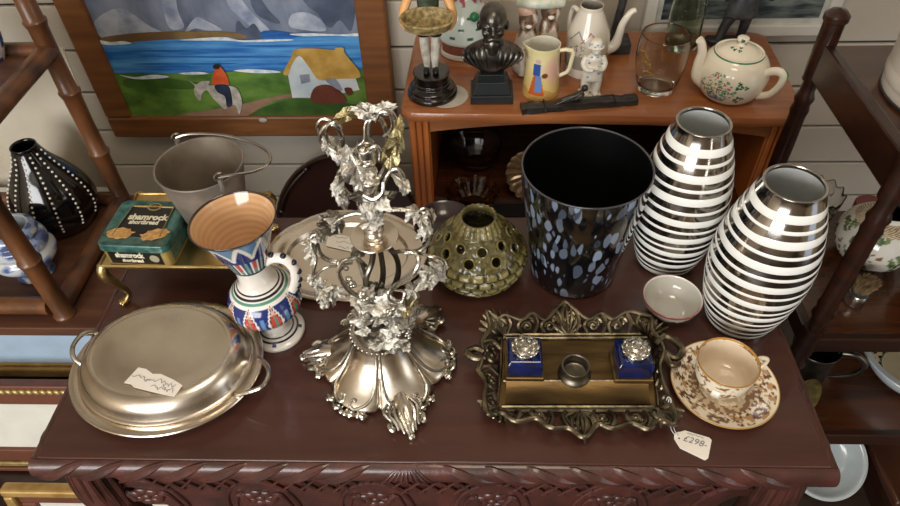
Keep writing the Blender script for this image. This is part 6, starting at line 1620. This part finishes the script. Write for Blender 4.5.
# lower shelf: colander, jug, brass bell
co0 = Vector((0.900, 0.825, LS + 0.0003))
cl = thing('enamel_colander', 'cream enamel colander with rows of holes on the lower shelf', 'colander', co0)
cmat = mat('cream_enamel', '#cfc6a8', 0.25, coat=0.4, var=0.06)
cgrey = mat('grey_enamel', '#b2bcc0', 0.25, coat=0.4, var=0.06)
cp_ = prof_res([(0.05, 0.004), (0.075, 0.014), (0.098, 0.042), (0.11, 0.075)], 0.006)
MB().lathe(cp_, 72, cap0=True).build('outer_bowl', cgrey, cl)
MB().lathe([(0.11, 0.075), (0.122, 0.0775), (0.124, 0.079), (0.122, 0.0805), (0.108, 0.0775)], 72).build('rim', cgrey, cl)
MB().lathe([(0.108, 0.0775)] + [(r - 0.002, z + 0.002) for r, z in reversed(cp_)] + [(0.0003, 0.006)], 72).build('inner_bowl', cmat, cl)
MB().lathe([(0.05, 0), (0.052, 0.0), (0.054, 0.012)], 48).build('foot_ring', cgrey, cl)
hm = MB().lathe([(0.0028, -0.0012), (0.0028, 0.0012)], 10, cap0=True, cap1=True).mesh('drain_hole', mat('drain_dark', '#1a1712', 0.6))
for row, (r, z, sl) in enumerate(((0.060, 0.0085, 30), (0.072, 0.0145, 38), (0.083, 0.026, 50), (0.093, 0.040, 56))):
    for k in range(20 + 5 * row):
        t_ = 2 * PI * k / (20 + 5 * row)
        nrm = Vector((-cos(t_) * sin(rad(sl)), -sin(t_) * sin(rad(sl)), cos(rad(sl))))
        inst(hm, 'drain_hole', cl, Matrix.Translation(Vector((r * cos(t_), r * sin(t_), z + 0.0025)) - Vector((cos(t_), sin(t_), 0)) * 0.002) @ nrm.to_track_quat('Z', 'Y').to_matrix().to_4x4())
jg0 = Vector((0.668, 0.808, LS + 0.0003))
jgt = thing('pewter_tankard', 'dark pewter jug with looped handle in the shadow of the lower shelf', 'jug', jg0)
dpew = mat('dark_pewter', '#4a4640', 0.3, 0.9, col2='#6d675c', scale=30)
MB().lathe(prof_res([(0.045, 0), (0.047, 0.003), (0.043, 0.02), (0.040, 0.06), (0.042, 0.1), (0.045, 0.118), (0.043, 0.119), (0.039, 0.1), (0.037, 0.06), (0.038, 0.01), (0.0003, 0.008)], 0.006), 48, cap0=True).build('jug_body', dpew, jgt)
MB().tube(cat([(0.040, -0.01, 0.108), (0.065, -0.02, 0.114), (0.088, -0.028, 0.096), (0.084, -0.028, 0.066), (0.062, -0.02, 0.045), (0.040, -0.012, 0.034)], 6), [0.0055, 0.0065, 0.006, 0.0045], 10, flat=0.8).build('handle', dpew, jgt)
bb0 = Vector((0.635, 0.735, LS + 0.0003))
bbt = thing('brass_dish', 'round embossed brass dish leaning at the left end of the lower shelf', 'dish', bb0)
ebr = mat('embossed_brass', '#544a2a', 0.45, 0.7, col2='#7d6e3e', scale=60, bump=0.8, bscale=200)
MB().lathe([(0.045, 0.004), (0.047, 0.006), (0.045, 0.008), (0.036, 0.003), (0.0003, 0.003)], 48, cap0=True).xf(Matrix.Translation((0, 0, 0.0455)) @ Matrix.Rotation(rad(25), 4, 'Z') @ Matrix.Rotation(rad(72), 4, 'X')).build('dish_body', ebr, bbt)
# white bowl and brown box on the bottom shelf
wb0 = az(842, 505, BS)
wbt = thing('white_enamel_bowl', 'large pale enamel bowl tipped up on the floor by the table corner', 'bowl', Vector((0.803, 0.785, FZ + 0.0003)))
wbp = prof_res([(0.035, 0), (0.06, 0.006), (0.085, 0.024), (0.098, 0.045), (0.106, 0.047), (0.107, 0.049), (0.105, 0.050), (0.096, 0.047), (0.083, 0.027), (0.058, 0.009), (0.0003, 0.004)], 0.006)
MB().lathe(wbp, 72, cap0=True).xf(Matrix.Translation((0, 0, 0.055)) @ Matrix.Rotation(rad(34), 4, 'X') @ Matrix.Scale(0.86, 4)).build('bowl_body', mat('pale_enamel', '#9aa3a6', 0.22, col2='#aab0b0', scale=5, coat=0.4), wbt)
bxo = Vector((1.0, 0.735, FZ + 0.0003))
bxt = thing('brown_box', 'dark brown wooden box on the floor, beside the pale bowl', 'box', bxo, 0)
MB().bx(-0.09, 0.09, -0.08, 0.08, 0, 0.08).build('box_body', darkwood, bxt, bev=0.003, smooth=False)
MB().bx(-0.093, 0.093, -0.083, 0.083, 0.0802, 0.105).build('box_lid', mat('box_lid_wood', '#3a2014', 0.3, col2='#4a2a1a', scale=8, coat=0.3), bxt, bev=0.006)
MB().lathe([(0.006, 0), (0.006, 0.003), (0.0003, 0.004)], 16).xf(Matrix.Translation((0, -0.083, 0.085)) @ Matrix.Rotation(PI / 2, 4, 'X')).build('clasp', brass, bxt)
